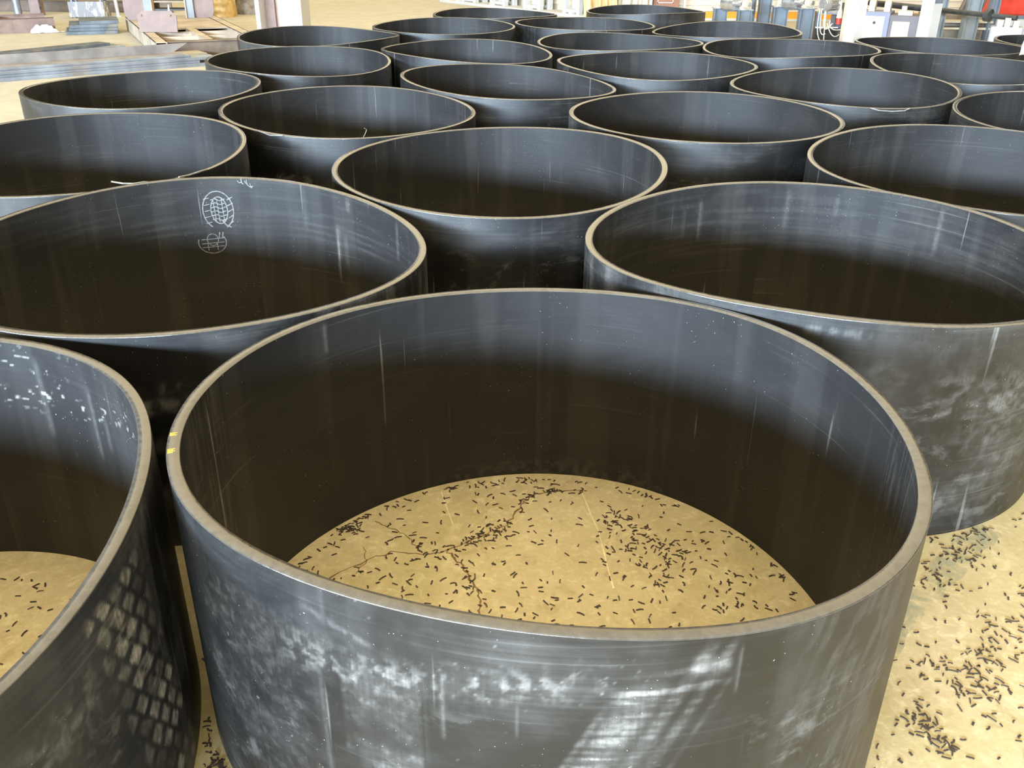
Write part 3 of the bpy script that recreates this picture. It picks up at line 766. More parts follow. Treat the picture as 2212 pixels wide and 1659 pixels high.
MB().prism([(-4.6, 0.0), (2.15, 0.0), (2.38, 0.12), (-4.6, 0.12)], 'y', 0.36, 0.372).build('upright_leg', M_ANGLE, ang)
MB().box(-4.6, 2.2, 0.13, 0.36, 0.0, 0.012).build('flat_leg', M_ANGLE, ang)
a2 = math.atan2(14.9 - 12.9, -5.55 + 6.82)
for i, (n0, z0, t1, m, lab) in enumerate(((0.0, 0.0, 2.35, M_STEEL, 'blue-grey flat bar on the floor behind the brown angle, nearest of three'), (0.14, 0.03, 2.2, M_STEELD, 'dark flat bar on the floor behind the brown angle, middle of three'), (0.34, 0.0, 2.4, M_DUSTY, 'pale dusty flat bar on the floor behind the brown angle, farthest of three'))):
    mb = MB(); mb.box(-0.8, t1 - 0.35, 0, 0.30 if i < 2 else 0.2, 0, 0.03 if i != 1 else 0.04); o = mb.build('flat_bar', m, bevel=0.003, loc=(-6.98 - n0 * math.sin(a2), 12.75 + n0 * math.cos(a2), z0), rz=a2)
    tag(o, lab, 'steel bar', 'loose steel bars behind the stack')

# welded frame of hollow sections lying on the floor
fr = empty('welded_skid', (-4.94, 13.1, 0), math.atan2(0.444, 0.896))
tag(fr, 'dusty brown welded steel frame with cross members lying on the floor', 'frame')
FH = 0.22
def hollow(mb, x0, x1, y0, y1, z0, z1, axis='y', t=0.012):
    if axis == 'y':
        for a, b, c, d in ((x0, x1, z0, z0 + t), (x0, x1, z1 - t, z1), (x0, x0 + t, z0, z1), (x1 - t, x1, z0, z1)): mb.box(a, b, y0, y1, c, d)
    else:
        for a, b, c, d in ((y0, y1, z0, z0 + t), (y0, y1, z1 - t, z1), (y0, y0 + t, z0, z1), (y1 - t, y1, z0, z1)): mb.box(x0, x1, a, b, c, d)
    return mb
hollow(MB(), 0, 0.16, 0.0, 4.3, 0, FH).build('side_rail', M_DUSTY, fr)
hollow(MB(), 1.32, 1.48, 0.12, 4.3, 0, FH).build('side_rail', M_DUSTY, fr)
MB().box(0.16, 1.32, 0.10, 0.13, 0.0, FH).box(0.16, 1.32, 0.02, 0.13, FH - 0.015, FH).build('end_beam', M_RUST, fr)
MB().box(0.16, 1.32, 4.17, 4.30, 0, FH).build('end_beam', M_DUSTY, fr)
for yy in (0.75, 1.40): MB().box(0.16, 1.32, yy, yy + 0.035, 0.02, FH - 0.01).build('cross_beam', M_DUSTY, fr)
MB().box(0.68, 0.80, 0.13, 1.95, 0.02, FH - 0.002).build('middle_beam', M_DUSTY, fr)
MB().box(0.16, 1.32, 1.95, 4.17, FH - 0.03, FH - 0.005).build('deck_plate', M_DUSTY, fr)

# plate with clipped corners and two holes leaning on the frame
def holed_plate():
    mb = MB(); w, h, c, t = 0.29, 0.30, 0.075, 0.022
    out = [(-w + 0.02, 0), (w, 0), (w, h - c), (w - c, h), (-w + c, h), (-w, h - c)]
    front = []; hole_r = 0.020
    bm = mb.bm
    def ring(y):
        vo = [bm.verts.new((x, y, z)) for x, z in out]
        hs = []
        for cx in (-w + 0.075, w - 0.075):
            hs.append([bm.verts.new((cx + hole_r * math.cos(a), y, h - 0.07 + hole_r * math.sin(a))) for a in [2 * math.pi * i / 10 for i in range(10)]])
        return vo, hs
    A = ring(0); B = ring(t)
    for vo, hs in (A, B):
        ed = [bm.edges.new((vo[i], vo[(i + 1) % 6])) for i in range(6)]
        for q in hs: ed += [bm.edges.new((q[i], q[(i + 1) % 10])) for i in range(10)]
        bmesh.ops.triangle_fill(bm, use_beauty=True, edges=ed)
    for i in range(6): bm.faces.new((A[0][i], A[0][(i + 1) % 6], B[0][(i + 1) % 6], B[0][i]))
    for p, q in zip(A[1], B[1]):
        for i in range(10): bm.faces.new((p[i], p[(i + 1) % 10], q[(i + 1) % 10], q[i]))
    return mb
pl = holed_plate().build('gusset_plate', M_PRIMER, loc=(-5.36, 14.40, FH), rz=math.radians(2))
pl.location.z = FH + 0.004
pl.rotation_euler = (math.radians(-14), 0, math.radians(2))
tag(pl, 'brown steel plate with clipped corners and two holes propped on the welded frame', 'plate')

# short welded uprights standing on the frame
def upright(x, y, rz, lab, flip=1):
    e = empty('welded_upright', (x, y, FH - 0.005), rz); tag(e, lab, 'bracket', 'welded uprights on the frame')
    MB().prism([(-0.19, 0), (0.10, 0), (0.10, 0.9), (-0.23, 0.9), (-0.24, 0.12)] if flip > 0 else [(-0.10, 0), (0.19, 0), (0.24, 0.12), (0.23, 0.9), (-0.10, 0.9)], 'y', -0.015, 0.015).build('side_plate', M_PRIMER, e)
    MB().box(0.10 if flip > 0 else -0.22, 0.22 if flip > 0 else -0.10, -0.06, 0.06, 0, 0.9).build('grey_web', M_GREY, e)
    MB().box(0.22 if flip > 0 else -0.24, 0.24 if flip > 0 else -0.22, -0.09, 0.09, 0, 0.9).build('flange', M_DUSTY, e)
    return e
upright(-6.38, 16.42, math.radians(8), 'brown and grey welded upright standing at the left of the frame deck', 1)
upright(-5.52, 16.98, math.radians(8), 'brown and grey welded upright standing at the right of the frame deck', -1)
br = empty('step_bracket', (-5.82, 15.75, FH - 0.005), math.radians(24)); tag(br, 'pale yellowish triangular steel bracket on the frame deck', 'bracket')
MB().box(-0.16, 0.20, -0.20, 0.2, 0, 0.012).build('base_plate', M_CREAM, br)
MB().prism([(-0.15, 0.012), (0.17, 0.012), (0.17, 0.06), (-0.15, 0.30)], 'x', 0.16, 0.18).build('side_web', M_CREAM, br)
MB().box(-0.1, 0.1, -0.1, -0.02, 0.012, 0.06).build('foot_block', M_DUSTY, br)
# rack of shelves behind the uprights
rk = empty('slatted_rack', (-6.45, 18.5, 0), math.radians(5)); tag(rk, 'dark low rack with pale shelves behind the welded uprights', 'rack')
for sx in (-0.42, 0.38): MB().box(sx, sx + 0.05, -0.2, 0.2, 0, 0.9).build('post', M_RUST, rk)
for z in (0.08, 0.22, 0.36, 0.5): MB().box(-0.38, 0.38, -0.18, 0.18, z, z + 0.03).build('shelf', M_DUSTY if z != 0.22 else M_DARK, rk)

# tarpaulin-wrapped bundles
def lumpy(name, cx, cy, sx, sy, sz, mat, lab, seed):
    mb = MB(); n = 14; rows = []
    rr = np.random.default_rng(seed)
    for i in range(n + 1):
        t = i / n; row = []
        for j in range(28):
            a = 2 * math.pi * j / 28
            c, s = math.cos(a), math.sin(a); q = (abs(c) ** 4 + abs(s) ** 4) ** -0.25
            f = 1 + 0.16 * (float(fbm(np.array([a * 2.6 + 9]), np.array([t * 5.0]), seed)[0]) - 0.45) + 0.07 * math.sin(a * 7 + seed + 3 * t)
            sh = 1.0 if t < 0.8 else math.cos((t - 0.8) / 0.2 * 1.35)
            row.append(mb.bm.verts.new((sx * c * q * f * sh, sy * s * q * f * sh, sz * t * (1 + 0.05 * math.sin(a * 3)) if t > 0 else 0)))
        rows.append(row)
    for r0, r1 in zip(rows, rows[1:]):
        for j in range(28): mb.bm.faces.new((r0[j], r0[(j + 1) % 28], r1[(j + 1) % 28], r1[j]))
    mb.bm.faces.new(rows[-1]); mb.bm.faces.new(rows[0][::-1])
    o = mb.build(name, mat, smooth=True, loc=(cx, cy, 0)); tag(o, lab, 'bundle', 'wrapped bundles at the left'); return o
lumpy('wrapped_bundle', -6.0, 19.75, 0.27, 0.25, 0.9, M_TAN, 'bundle wrapped in creased tan paper beside the welded uprights', 3)
lumpy('wrapped_bundle', -5.63, 20.55, 0.30, 0.25, 0.8, M_GFILM, 'bundle wrapped in grey film, right of the tan bundle', 8)

# hall column
co = empty('steel_column', (-3.1, 13.0, 0), math.radians(-6)); tag(co, 'brown steel column with white painted flanges standing behind the rings', 'column')
MB().box(-0.30, -0.245, -0.26, 0.20, 0, 4.0).build('flange', M_WHITE, co)
MB().box(0.205, 0.29, -0.16, 0.20, 0, 4.0).build('flange', M_WHITE, co)
MB().box(-0.245, 0.205, 0.0, 0.03, 0, 4.0).build('web', painted('column_brown', (0.40, 0.29, 0.24), 0.6, var=0.12), co)
MB().box(-0.245, -0.11, -0.05, 0.0, 0, 4.0).build('cover_strip', M_PRIMER, co)
MB().box(-0.36, 0.35, -0.32, 0.28, 0, 0.03).build('base_plate', M_DUSTY, co)

# channel frame on the floor, far left
cf = empty('channel_frame', (-7.95, 16.62, 0), math.atan2(0.566, 0.825)); tag(cf, 'long brown channel frame on the floor at the far left edge', 'frame')
MB().box(-4.2, 0, 0, 0.012, 0, 0.23).box(-4.2, 0, 0, 0.07, 0.218, 0.23).build('front_channel', M_PRIMER, cf)
MB().box(-4.2, 0, 0.95, 0.962, 0, 0.23).box(-4.2, 0, 0.93, 1.0, 0.218, 0.23).build('rear_channel', M_PRIMER, cf)
MB().box(-0.95, -0.82, 0.01, 0.95, 0.16, 0.225).build('cross_tie', M_CREAM, cf)
MB().box(-3.0, -2.9, 0.01, 0.95, 0.16, 0.225).build('cross_tie', M_CREAM, cf)
# crumpled white film on the channel
fl = MB(); gx, gz = 22, 10; top_, bot_ = [], []
for i in range(gz + 1):
    top_.append([]); bot_.append([])
    for j in range(gx + 1):
        u_, v_ = j / gx, i / gz
        n_ = float(fbm(np.array([u_ * 9.0]), np.array([v_ * 6.0]), 44)[0]) - 0.45
        q = Vector((-0.5 + 0.52 * u_ + 0.05 * n_, -0.16 + 0.13 * v_ + 0.10 * n_, max(0.004, 0.11 * v_ * (0.55 + 1.1 * (n_ + 0.45)) * math.sin(math.pi * min(1, u_ * 1.15 + 0.02)) ** 0.6 + 0.04 * n_)))
        bot_[-1].append(fl.bm.verts.new(q)); top_[-1].append(fl.bm.verts.new(q + Vector((0, -0.002, 0.003))))
for i in range(gz):
    for j in range(gx):
        fl.bm.faces.new((top_[i][j], top_[i][j + 1], top_[i + 1][j + 1], top_[i + 1][j])); fl.bm.faces.new((bot_[i][j], bot_[i + 1][j], bot_[i + 1][j + 1], bot_[i][j + 1]))
tag(fl.build('plastic_film', M_FILM, loc=(-7.85, 16.60, 0), rz=math.atan2(0.566, 0.825)), 'crumpled white film lying against the long brown channel', 'film')
# stacked plates
for i, (dx, dy, w, m, lab) in enumerate(((-0.1, 0.0, 0.80, M_STEELD, 'dark steel plate at the bottom of the plate stack'), (-0.07, 0.05, 0.77, M_STEELD, 'dark steel plate second from the bottom of the plate stack'), (-0.04, 0.02, 0.75, M_STEELD, 'grey steel plate second from the top of the plate stack'), (0.10, 0.10, 0.62, M_STEELD, 'grey steel plate on top of the plate stack'))):
    mb = MB(); mb.box(0, w, 0, 0.85, 0, 0.052); tag(mb.build('steel_plate', m, bevel=0.003, loc=(-7.40 + dx, 16.02 + dy, i * 0.053), rz=math.radians(24)), lab, 'plate', 'stacked plates beside the welded frame')
# brown beams piled at the very back left
for i, (y, z, h, lab) in enumerate(((20.6, 0.0, 0.22, 'lower front rusty beam in the pile at the far back left'), (20.9, 0.22, 0.22, 'middle rusty beam in the pile at the far back left'), (21.0, 0.44, 0.25, 'top rusty beam in the pile at the far back left'))):
    mb = MB(); mb.box(-13.5, -7.3 - 0.3 * i, 0, 0.05, 0, h).box(-13.5, -7.3 - 0.3 * i, -0.07, 0.12, h - 0.015, h).box(-13.5, -7.3 - 0.3 * i, -0.07, 0.12, 0, 0.015)
    if i: mb.box(-13.5, -7.3 - 0.3 * i, 0.05, 0.4, 0, 0.02); mb.box(-13.5, -13.4, 0.05, 0.6, -z, 0); mb.box(-8.4, -8.3, 0.05, 0.6, -z, 0)
    tag(mb.build('rusty_beam', M_RUST, loc=(0, y, z)), lab, 'beam', 'rusty beams piled at the back left')
pp = empty('pipe_post', (-10.02, 19.5, 0)); tag(pp, 'slim grey round post at the top left', 'post')
MB().lathe([(0, 0.075), (1.6, 0.075)], (0, 0, 0.02), (0, 0, 1), 16).build('tube', M_STEEL, pp, smooth=True); MB().box(-0.12, 0.12, -0.12, 0.12, 0, 0.02).build('foot_plate', M_STEEL, pp)
cb = empty('column_box', (-9.82, 19.6, 0)); tag(cb, 'brown box section with a hanging chain at the top left', 'box section')
MB().box(0, 0.20, 0, 0.2, 0, 0.9).build('body', M_PRIMER, cb)
ch = MB()
for i in range(14): ch.lathe([(0, 0.016), (0.035, 0.016)], (0.225 + 0.006 * (i % 2), -0.02, 0.02 + i * 0.055), (0.3 * (-1) ** i, 0, 1), 8)
ch.build('chain', M_DARK, cb)
wp = empty('white_pole', (-8.06, 19.62, 0)); tag(wp, 'thin white pole standing at the top left', 'pole')
MB().lathe([(0, 0.035), (1.5, 0.035)], (0, 0, 0.012), (-0.03, 0, 1), 12).build('shaft', M_WHITE, wp, smooth=True); MB().box(-0.09, 0.09, -0.09, 0.09, 0, 0.015).build('foot', M_WHITE, wp)
# trestle wrapped in clear film with three white boards on top
tr = empty('wrapped_trestle', (-8.5, 19.35, 0), math.radians(4)); tag(tr, 'trestle wrapped in streaky film with three white boards on top', 'trestle')
for sx in (-0.30, 0.26):
    for sy in (-0.12, 0.12): MB().box(sx, sx + 0.04, sy, sy + 0.04, 0, 0.36).build('leg', M_GREY, tr)
MB().box(-0.32, 0.32, -0.16, 0.2, 0.34, 0.37).build('top', M_RUST, tr)
def streaky():
    t = NT('streaky_clear_film'); c = t.coord(); n = t.noise(t.vmul(c, (9, 9, 3)), 1.0, 5, 0.7, 1.2)
    t.set(color=t.mix(t.mapr(n, 0.54, 0.62), (0.20, 0.19, 0.19), (0.75, 0.75, 0.78)), rough=0.25); return t.m
MB().box(-0.33, 0.33, -0.175, -0.165, 0.02, 0.30).box(-0.34, -0.33, -0.175, 0.2, 0.02, 0.30).box(0.33, 0.34, -0.175, 0.2, 0.02, 0.30).build('film_wrap', streaky(), tr)
for k in range(3): MB().box(-0.28 + k * 0.22, -0.14 + k * 0.22, -0.2, 0.25, 0.37, 0.40).build('white_board', M_WHITE, tr)

# ------------------------------------------------------------------ back wall on the right with horizontal boards
M_BOARD = painted('cream_board', (0.62, 0.52, 0.40), 0.55, var=0.05, scale=2.0)
def boarded_wall(name, loc, rz, L, lab):
    wb = MB().box(0.0, L, 0.03, 0.18, 0.0, 3.0).build(name, M_CREAM, loc=loc, rz=rz); tag(wb, lab, kind='structure')
    pm = MB(); pm.prism([(-0.012, 0.0), (0.03, 0.0), (0.03, 0.108), (0.012, 0.108)], 'x', 0.0, L)
    plank = pm.mesh('wall_board'); plank.materials.append(M_BOARD)
    for i in range(25):
        o = bpy.data.objects.new('wall_board', plank); COL.objects.link(o); o.parent = wb; o.location = (0, 0, 0.17 + i * 0.112)
    return wb
boarded_wall('wall_back', (2.05, 19.95, 0), 0.0, 13.0, 'cream boarded partition wall behind the machines')
rz_w = math.atan2(-0.804, 0.595)
boarded_wall('wall_left', (-1.42, 24.81, 0), rz_w, 5.75, 'cream boarded side of the partition running back behind the white stands')
tb = MB().box(3.2, 15.0, 0, 0.04, 0.04, 0.165).build('trim_1', M_ORANGE, loc=(0, 19.90, 0)); tag(tb, 'orange skirting along the cream partition wall', kind='structure')
bb = MB().box(3.2, 15.0, -0.03, 0.05, 0.0, 0.04).build('baseboard_back', M_WHITE, loc=(0, 19.90, 0)); tag(bb, 'white base strip under the orange skirting', kind='structure')

# white painted base strip with white stands on it, in front of the partition's side
ws = empty('white_base_strip', (-1.9, 24.45, 0), rz_w); tag(ws, 'long white painted base beam on the floor at the top centre', 'beam')
MB().box(0, 5.6, 0.0, 0.50, 0, 0.06).build('beam', M_WHITE, ws)
for k in range(4): MB().box(0.7 + k * 1.45, 0.82 + k * 1.45, 0.02, 0.10, 0.06, 0.10).build('cross_lug', M_WHITE, ws)
def white_frame(t, w, d, h, lab):
    e = empty('white_stand', (-1.9 + 0.595 * t + 0.804 * 0.10, 24.45 - 0.804 * t + 0.595 * 0.10, 0.06), rz_w); tag(e, lab, 'stand', 'white stands by the partition')
    for sx in (0, w - 0.10):
        for sy in (0, d - 0.1): MB().box(sx, sx + 0.10, sy, sy + 0.10, 0, h).build('post', M_WHITE, e)
    for sy in (0.02, d - 0.08):
        MB().box(0.1, w - 0.1, sy, sy + 0.06, h - 0.1, h).build('top_rail', M_WHITE, e); MB().box(0.1, w - 0.1, sy, sy + 0.06, 0.02, 0.08).build('bottom_rail', M_WHITE, e)
    MB().box(0.1, w - 0.1, d * 0.5, d * 0.5 + 0.02, 0.08, h - 0.1).build('infill_panel', M_FILM, e)
white_frame(4.75, 0.55, 0.36, 0.75, 'white stand nearest the tan sheet')
white_frame(3.35, 0.62, 0.36, 0.8, 'white stand second from the tan sheet')
white_frame(2.05, 0.60, 0.36, 0.8, 'white stand third from the tan sheet')
white_frame(0.85, 0.60, 0.36, 0.8, 'white stand farthest from the tan sheet')

# tan sheet and panels leaning against the wall
def drape(name, x, y, w, h, mat, lab, seed, amp=0.05):
    mb = MB(); nx, nz = 40, 10; fr_, bk = [], []
    for i in range(nz + 1):
        fr_.append([]); bk.append([])
        for j in range(nx + 1):
            u = j / nx; v = i / nz
            f = amp * (math.sin(u * 23 + seed) + 0.6 * math.sin(u * 41 + 2 * seed)) * (1.1 - 0.5 * v)
            fr_[-1].append(mb.bm.verts.new((u * w + 0.02 * math.sin(v * 9 + seed), f, v * h))); bk[-1].append(mb.bm.verts.new((u * w + 0.02 * math.sin(v * 9 + seed), f + 0.015, v * h)))
    for i in range(nz):
        for j in range(nx):
            mb.bm.faces.new((fr_[i][j], fr_[i][j + 1], fr_[i + 1][j + 1], fr_[i + 1][j])); mb.bm.faces.new((bk[i][j], bk[i + 1][j], bk[i + 1][j + 1], bk[i][j + 1]))
    for j in range(nx):
        for i in (0, nz): mb.bm.faces.new((fr_[i][j], bk[i][j], bk[i][j + 1], fr_[i][j + 1]))
    for i in range(nz):
        for j in (0, nx): mb.bm.faces.new((fr_[i][j], fr_[i + 1][j], bk[i + 1][j], bk[i][j]))
    o = mb.build(name, mat, smooth=True, loc=(x, y, 0)); tag(o, lab, 'sheet'); return o
M_TANL = painted('pale_tan_sheet', (0.66, 0.50, 0.26), 0.7, var=0.12, scale=5)
M_GREYW = painted('greyish_sheet', (0.55, 0.50, 0.42), 0.7, var=0.1, scale=5)
drape('hanging_sheet', 1.36, 19.45, 0.66, 1.8, M_TANL, 'creased tan sheet hanging in front of the cream partition', 1)
drape('hanging_sheet', 2.06, 19.55, 0.70, 1.8, M_GREYW, 'greyish creased sheet hanging right of the tan sheet', 4, 0.04)
dp = empty('brown_panel', (2.80, 19.72, 0)); tag(dp, 'brown door panel with a pale outlined rectangle against the partition', 'panel')
MB().box(0, 0.50, 0, 0.05, 0, 2.0).build('body', painted('door_brown', (0.30, 0.13, 0.075), 0.55, var=0.12), dp)
for a in ((0.08, 0.40, 0.33, 0.345), (0.08, 0.40, 1.5, 1.515), (0.08, 0.095, 0.33, 1.5), (0.385, 0.40, 0.33, 1.5)): MB().box(a[0], a[1], -0.008, 0.0, a[2], a[3]).build('outline_strip', M_WHITE, dp)
for x0, lab in ((2.74, 'white upright strip left of the brown panel'), (3.42, 'white upright strip right of the brown panel')):
    st = MB().box(0, 0.045, 0, 0.05, 0, 2.4).build('white_upright', M_WHITE, loc=(x0 - 0.01, 19.72, 0)); tag(st, lab, 'strip', 'white strips by the brown panel')

# ------------------------------------------------------------------ roller stands and machines on the right
def h_post(mb, x0, x1, y0, y1, z0, z1, t=0.016):
    mb.box(x0, x0 + t, y0, y1, z0, z1); mb.box(x1 - t, x1, y0, y1, z0, z1); ym = 0.5 * (y0 + y1); mb.box(x0 + t, x1 - t, ym - t / 2, ym + t / 2, z0, z1); return mb
def roller_stand(x, y, w, gap, h, lab, rz):
    e = empty('roller_stand', (x, y, 0), rz); tag(e, lab, 'roller stand', 'blue-grey roller stands')
    for i, (dx, dy) in enumerate(((0, 0.20), (w + gap, -0.16))):
        p = h_post(MB(), dx, dx + w, dy, dy + 0.15, 0.02, h).build('post', M_BLUEG, e)
        MB().box(dx - 0.02, dx + w + 0.02, dy - 0.02, dy + 0.17, h, h + 0.018).build('top_plate', M_SHINY, e)
        MB().box(dx - 0.04, dx + w + 0.04, dy - 0.04, dy + 0.19, 0, 0.02).build('foot_plate', M_BLUEG, e)
        be = MB().lathe([(0, 0.075), (0.09, 0.075)], (dx + w / 2 - 0.02, dy + 0.02, h + 0.10), (0.55, -0.83, 0), 20).box(dx + w / 2 - 0.09, dx + w / 2 + 0.09, dy + 0.0, dy + 0.10, h + 0.018, h + 0.07).build('bearing', M_CREAM, e)
        MB().lathe([(0, 0.035), (0.12, 0.035)], (dx + w / 2 - 0.02, dy + 0.02, h + 0.10), (0.55, -0.83, 0), 14).build('shaft_end', M_SHINY, be)
    MB().lathe([(0, 0.05), (0.05, 0.05), (0.05, 0.13), (0.12, 0.14), (0.30, 0.13), (0.30, 0.05), (0.42, 0.05)], (w * 0.55, 0.20, h + 0.10), (w + gap - 0.03, -0.36, 0), 24).build('roller', M_SHINY, e, smooth=True)
    return e
roller_stand(3.38, 16.25, 0.22, 0.11, 0.47, 'grey roller stand farthest left in the machine row', 0)
roller_stand(4.39, 16.25, 0.24, 0.10, 0.50, 'grey roller stand beside the motor in the machine row', 0)
for x, y, lab in ((3.96, 16.88, 'tall blue-grey steel post between the two roller stands, left one'), (4.23, 16.88, 'tall blue-grey steel post between the two roller stands, right one')):
    e = empty('steel_post', (x, y, 0)); tag(e, lab, 'post', 'tall posts in the machine row')
    h_post(MB(), 0, 0.20, -0.08, 0.08, 0.02, 2.2).build('post', M_BLUEG, e); MB().box(-0.04, 0.24, -0.12, 0.12, 0, 0.02).build('foot_plate', M_BLUEG, e)
ms = empty('motor_stand', (5.31, 16.1, 0)); tag(ms, 'dark blue-grey stand carrying the electric motor', 'stand')
h_post(MB(), 0, 0.26, 0, 0.18, 0.02, 0.60).build('post', M_BLUEG, ms); MB().box(-0.04, 0.30, -0.04, 0.22, 0, 0.02).build('foot_plate', M_BLUEG, ms)
MB().box(-0.30, -0.002, -0.26, 0.16, 0.44, 0.46).build('top_plate', M_GREY, ms); MB().box(-0.28, -0.20, 0.05, 0.16, 0.02, 0.44).build('back_leg', M_BLUEG, ms)
mo = empty('electric_motor', (5.11, 15.90, 0.588)); tag(mo, 'grey electric motor with round end cover on its stand', 'motor')
M_MOTOR = painted('motor_grey', (0.36, 0.34, 0.30), 0.45, 0.2, var=0.12)
MB().lathe([(0, 0.10), (0.03, 0.115), (0.08, 0.115), (0.085, 0.10), (0.26, 0.10), (0.28, 0.125), (0.31, 0.125)], (-0.09, -0.05, 0.0), (0.80, 0.6, 0), 26).build('housing', M_MOTOR, mo, smooth=True)
MB().lathe([(0, 0.085), (0.015, 0.095)], (-0.105, -0.058, 0.0), (0.86, 0.5, 0), 24).build('end_cover', M_SHINY, mo)
for k in range(10):
    a = 2 * math.pi * k / 10
    s = Vector((-0.5, 0.86, 0)); p = s * math.cos(a) * 0.105 + Vector((0, 0, 1)) * math.sin(a) * 0.105
    b0 = Vector((0.0, 0.0, 0)) + p; MB().tube([b0, b0 + Vector((0.86, 0.5, 0)) * 0.15], 0.008, 5).build('cooling_fin', M_MOTOR, mo)
MB().box(-0.06, 0.16, -0.04, 0.12, -0.127, -0.09).build('mount_foot', M_MOTOR, mo)
M_CABLE = painted('white_cable', (0.78, 0.75, 0.68), 0.5, var=0.06)
loops = [((4.97, 15.84, 0.52), (4.93, 15.80, 0.10), (5.05, 15.80, 0.02)), ((5.0, 15.84, 0.52), (4.97, 15.78, 0.06), (5.10, 15.8, 0.14)), ((5.06, 15.84, 0.50), (5.02, 15.78, 0.05), (5.20, 15.82, 0.30)), ((5.07, 15.84, 0.52), (5.08, 15.78, 0.02), (5.11, 15.84, 0.02)), ((5.12, 15.84, 0.30), (5.22, 15.8, 0.02), (5.36, 15.9, 0.12)), ((5.16, 15.84, 0.34), (5.14, 15.8, 0.16), (5.40, 15.9, 0.20))]
CABLE_LABELS = ['leftmost white power cable hanging below the electric motor', 'second white power cable from the left below the motor', 'white power cable looping from the motor up towards the red plug', 'white power cable hanging straight down below the motor', 'low white power cable sagging towards the motor stand', 'upper white power cable reaching from the plug to the motor stand']
for k, (p0, p1, p2) in enumerate(loops):
    pts = []
    for i in range(13):
        t = i / 12; a = Vector(p0).lerp(Vector(p1), t); b = Vector(p1).lerp(Vector(p2), t); pts.append(a.lerp(b, t) + Vector((0, 0, 0.008)))
    tag(MB().tube(pts, 0.008, 6).build('power_cable', M_CABLE, smooth=True), CABLE_LABELS[k], 'cable', 'white cables below the motor')
pg = empty('plug_connector', (5.29, 15.80, 0.30)); tag(pg, 'red and yellowish plug connector hanging beside the motor stand', 'plug')
MB().lathe([(0, 0.045), (0.09, 0.045)], (0, 0, 0), (0, 0, 1), 14).build('red_socket', M_RED, pg, smooth=True)
MB().lathe([(0, 0.05), (0.10, 0.04), (0.16, 0.018), (0.28, 0.012)], (0, 0, 0.09), (0, 0, 1), 14).build('cable_gland', M_CREAM, pg, smooth=True)
cbx = empty('cable_crate', (5.16, 16.0, 0)); tag(cbx, 'low black wire crate behind the hanging cables', 'crate')
for z in (0.02, 0.12, 0.22): MB().box(-0.18, 0.20, -0.01, 0.0, z, z + 0.018).build('wire', M_CABLE if z > 0.2 else M_DARK, cbx)
for x in (-0.18, -0.05, 0.07, 0.18): MB().box(x, x + 0.015, 0.0, 0.012, 0, 0.24).build('wire', M_DARK, cbx)
MB().box(-0.18, 0.20, 0.012, 0.02, 0, 0.2).build('back_panel', M_DARK, cbx)
bc = empty('cream_bin', (5.62, 15.95, 0), math.radians(-14)); tag(bc, 'small open cream bin on the floor left of the white post', 'bin')
for q in ((-0.09, 0.09, -0.09, -0.08), (-0.09, 0.09, 0.08, 0.09), (-0.09, -0.08, -0.08, 0.08), (0.08, 0.09, -0.08, 0.08)): MB().box(*q, 0.01, 0.17).build('side', M_CREAM, bc)
MB().box(-0.09, 0.09, -0.09, 0.09, 0, 0.01).build('bottom', M_CREAM, bc)

def white_post(x, y, w, lab, band_):
    e = empty('white_post', (x, y, 0), math.radians(28)); tag(e, lab, 'post', 'white square posts on the right')
    MB().box(-w / 2, w / 2, -w / 2, w / 2, 0.02, 3.2).build('shaft', M_WHITE, e, bevel=0.01); MB().box(-w / 2 - 0.06, w / 2 + 0.06, -w / 2 - 0.06, w / 2 + 0.06, 0, 0.02).build('base_plate', M_WHITE, e)
    if band_: MB().box(-w / 2 + 0.02, w / 2 - 0.02, -w / 2 - 0.004, -w / 2, 0.77, 1.1).build('notice_panel', M_BLUEG, e)
white_post(4.79, 13.62, 0.19, 'white square post left of the control cabinet', False)
white_post(5.83, 13.62, 0.20, 'white square post right of the control cabinet', True)
cs = MB().box(0, 0.16, 0, 0.03, 0, 2.6).build('cream_board', M_CREAM, loc=(5.20, 15.35, 0)); tag(cs, 'cream upright board just right of the left white post', 'board')

cab_ = empty('control_cabinet', (5.68, 14.62, 0), math.radians(36)); tag(cab_, 'blue-grey control cabinet with white front panel and beige side panel', 'cabinet')
M_CAB = painted('cabinet_blue_grey', (0.22, 0.23, 0.32), 0.45, var=0.08); M_CABD = painted('cabinet_side', (0.14, 0.12, 0.13), 0.5, var=0.1)
MB().box(-0.50, 0.0, -0.17, 0.30, 0.0, 0.58).build('body', M_CAB, cab_, bevel=0.008)
cab_.rotation_euler = (0, 0, math.radians(-28))
MB().box(0.0, 0.42, -0.17, 0.30, 0.0, 0.545).build('side_body', M_CABD, cab_, bevel=0.008)
pnl = MB().box(-0.43, -0.07, -0.178, -0.17, 0.10, 0.52).build('front_panel', M_WHITE, cab_)
MB().box(-0.42, -0.08, -0.182, -0.178, 0.37, 0.50).build('display_plate', painted('display_cream', (0.62, 0.58, 0.48), 0.4, var=0.05), pnl)
MB().box(-0.38, -0.29, -0.185, -0.182, 0.42, 0.475).build('screen', painted('display_blue', (0.40, 0.50, 0.62), 0.25, var=0.05), pnl)
MB().lathe([(0, 0.022), (0.015, 0.018)], (-0.21, -0.182, 0.43), (0, -1, 0), 12).build('knob', M_DARK, pnl)
MB().box(-0.36, -0.20, -0.184, -0.182, 0.487, 0.493).build('scale_marks', M_GREY, pnl)
MB().box(0.05, 0.29, -0.178, -0.17, 0.10, 0.46).build('side_panel', painted('panel_beige', (0.58, 0.51, 0.38), 0.55, var=0.05), cab_)
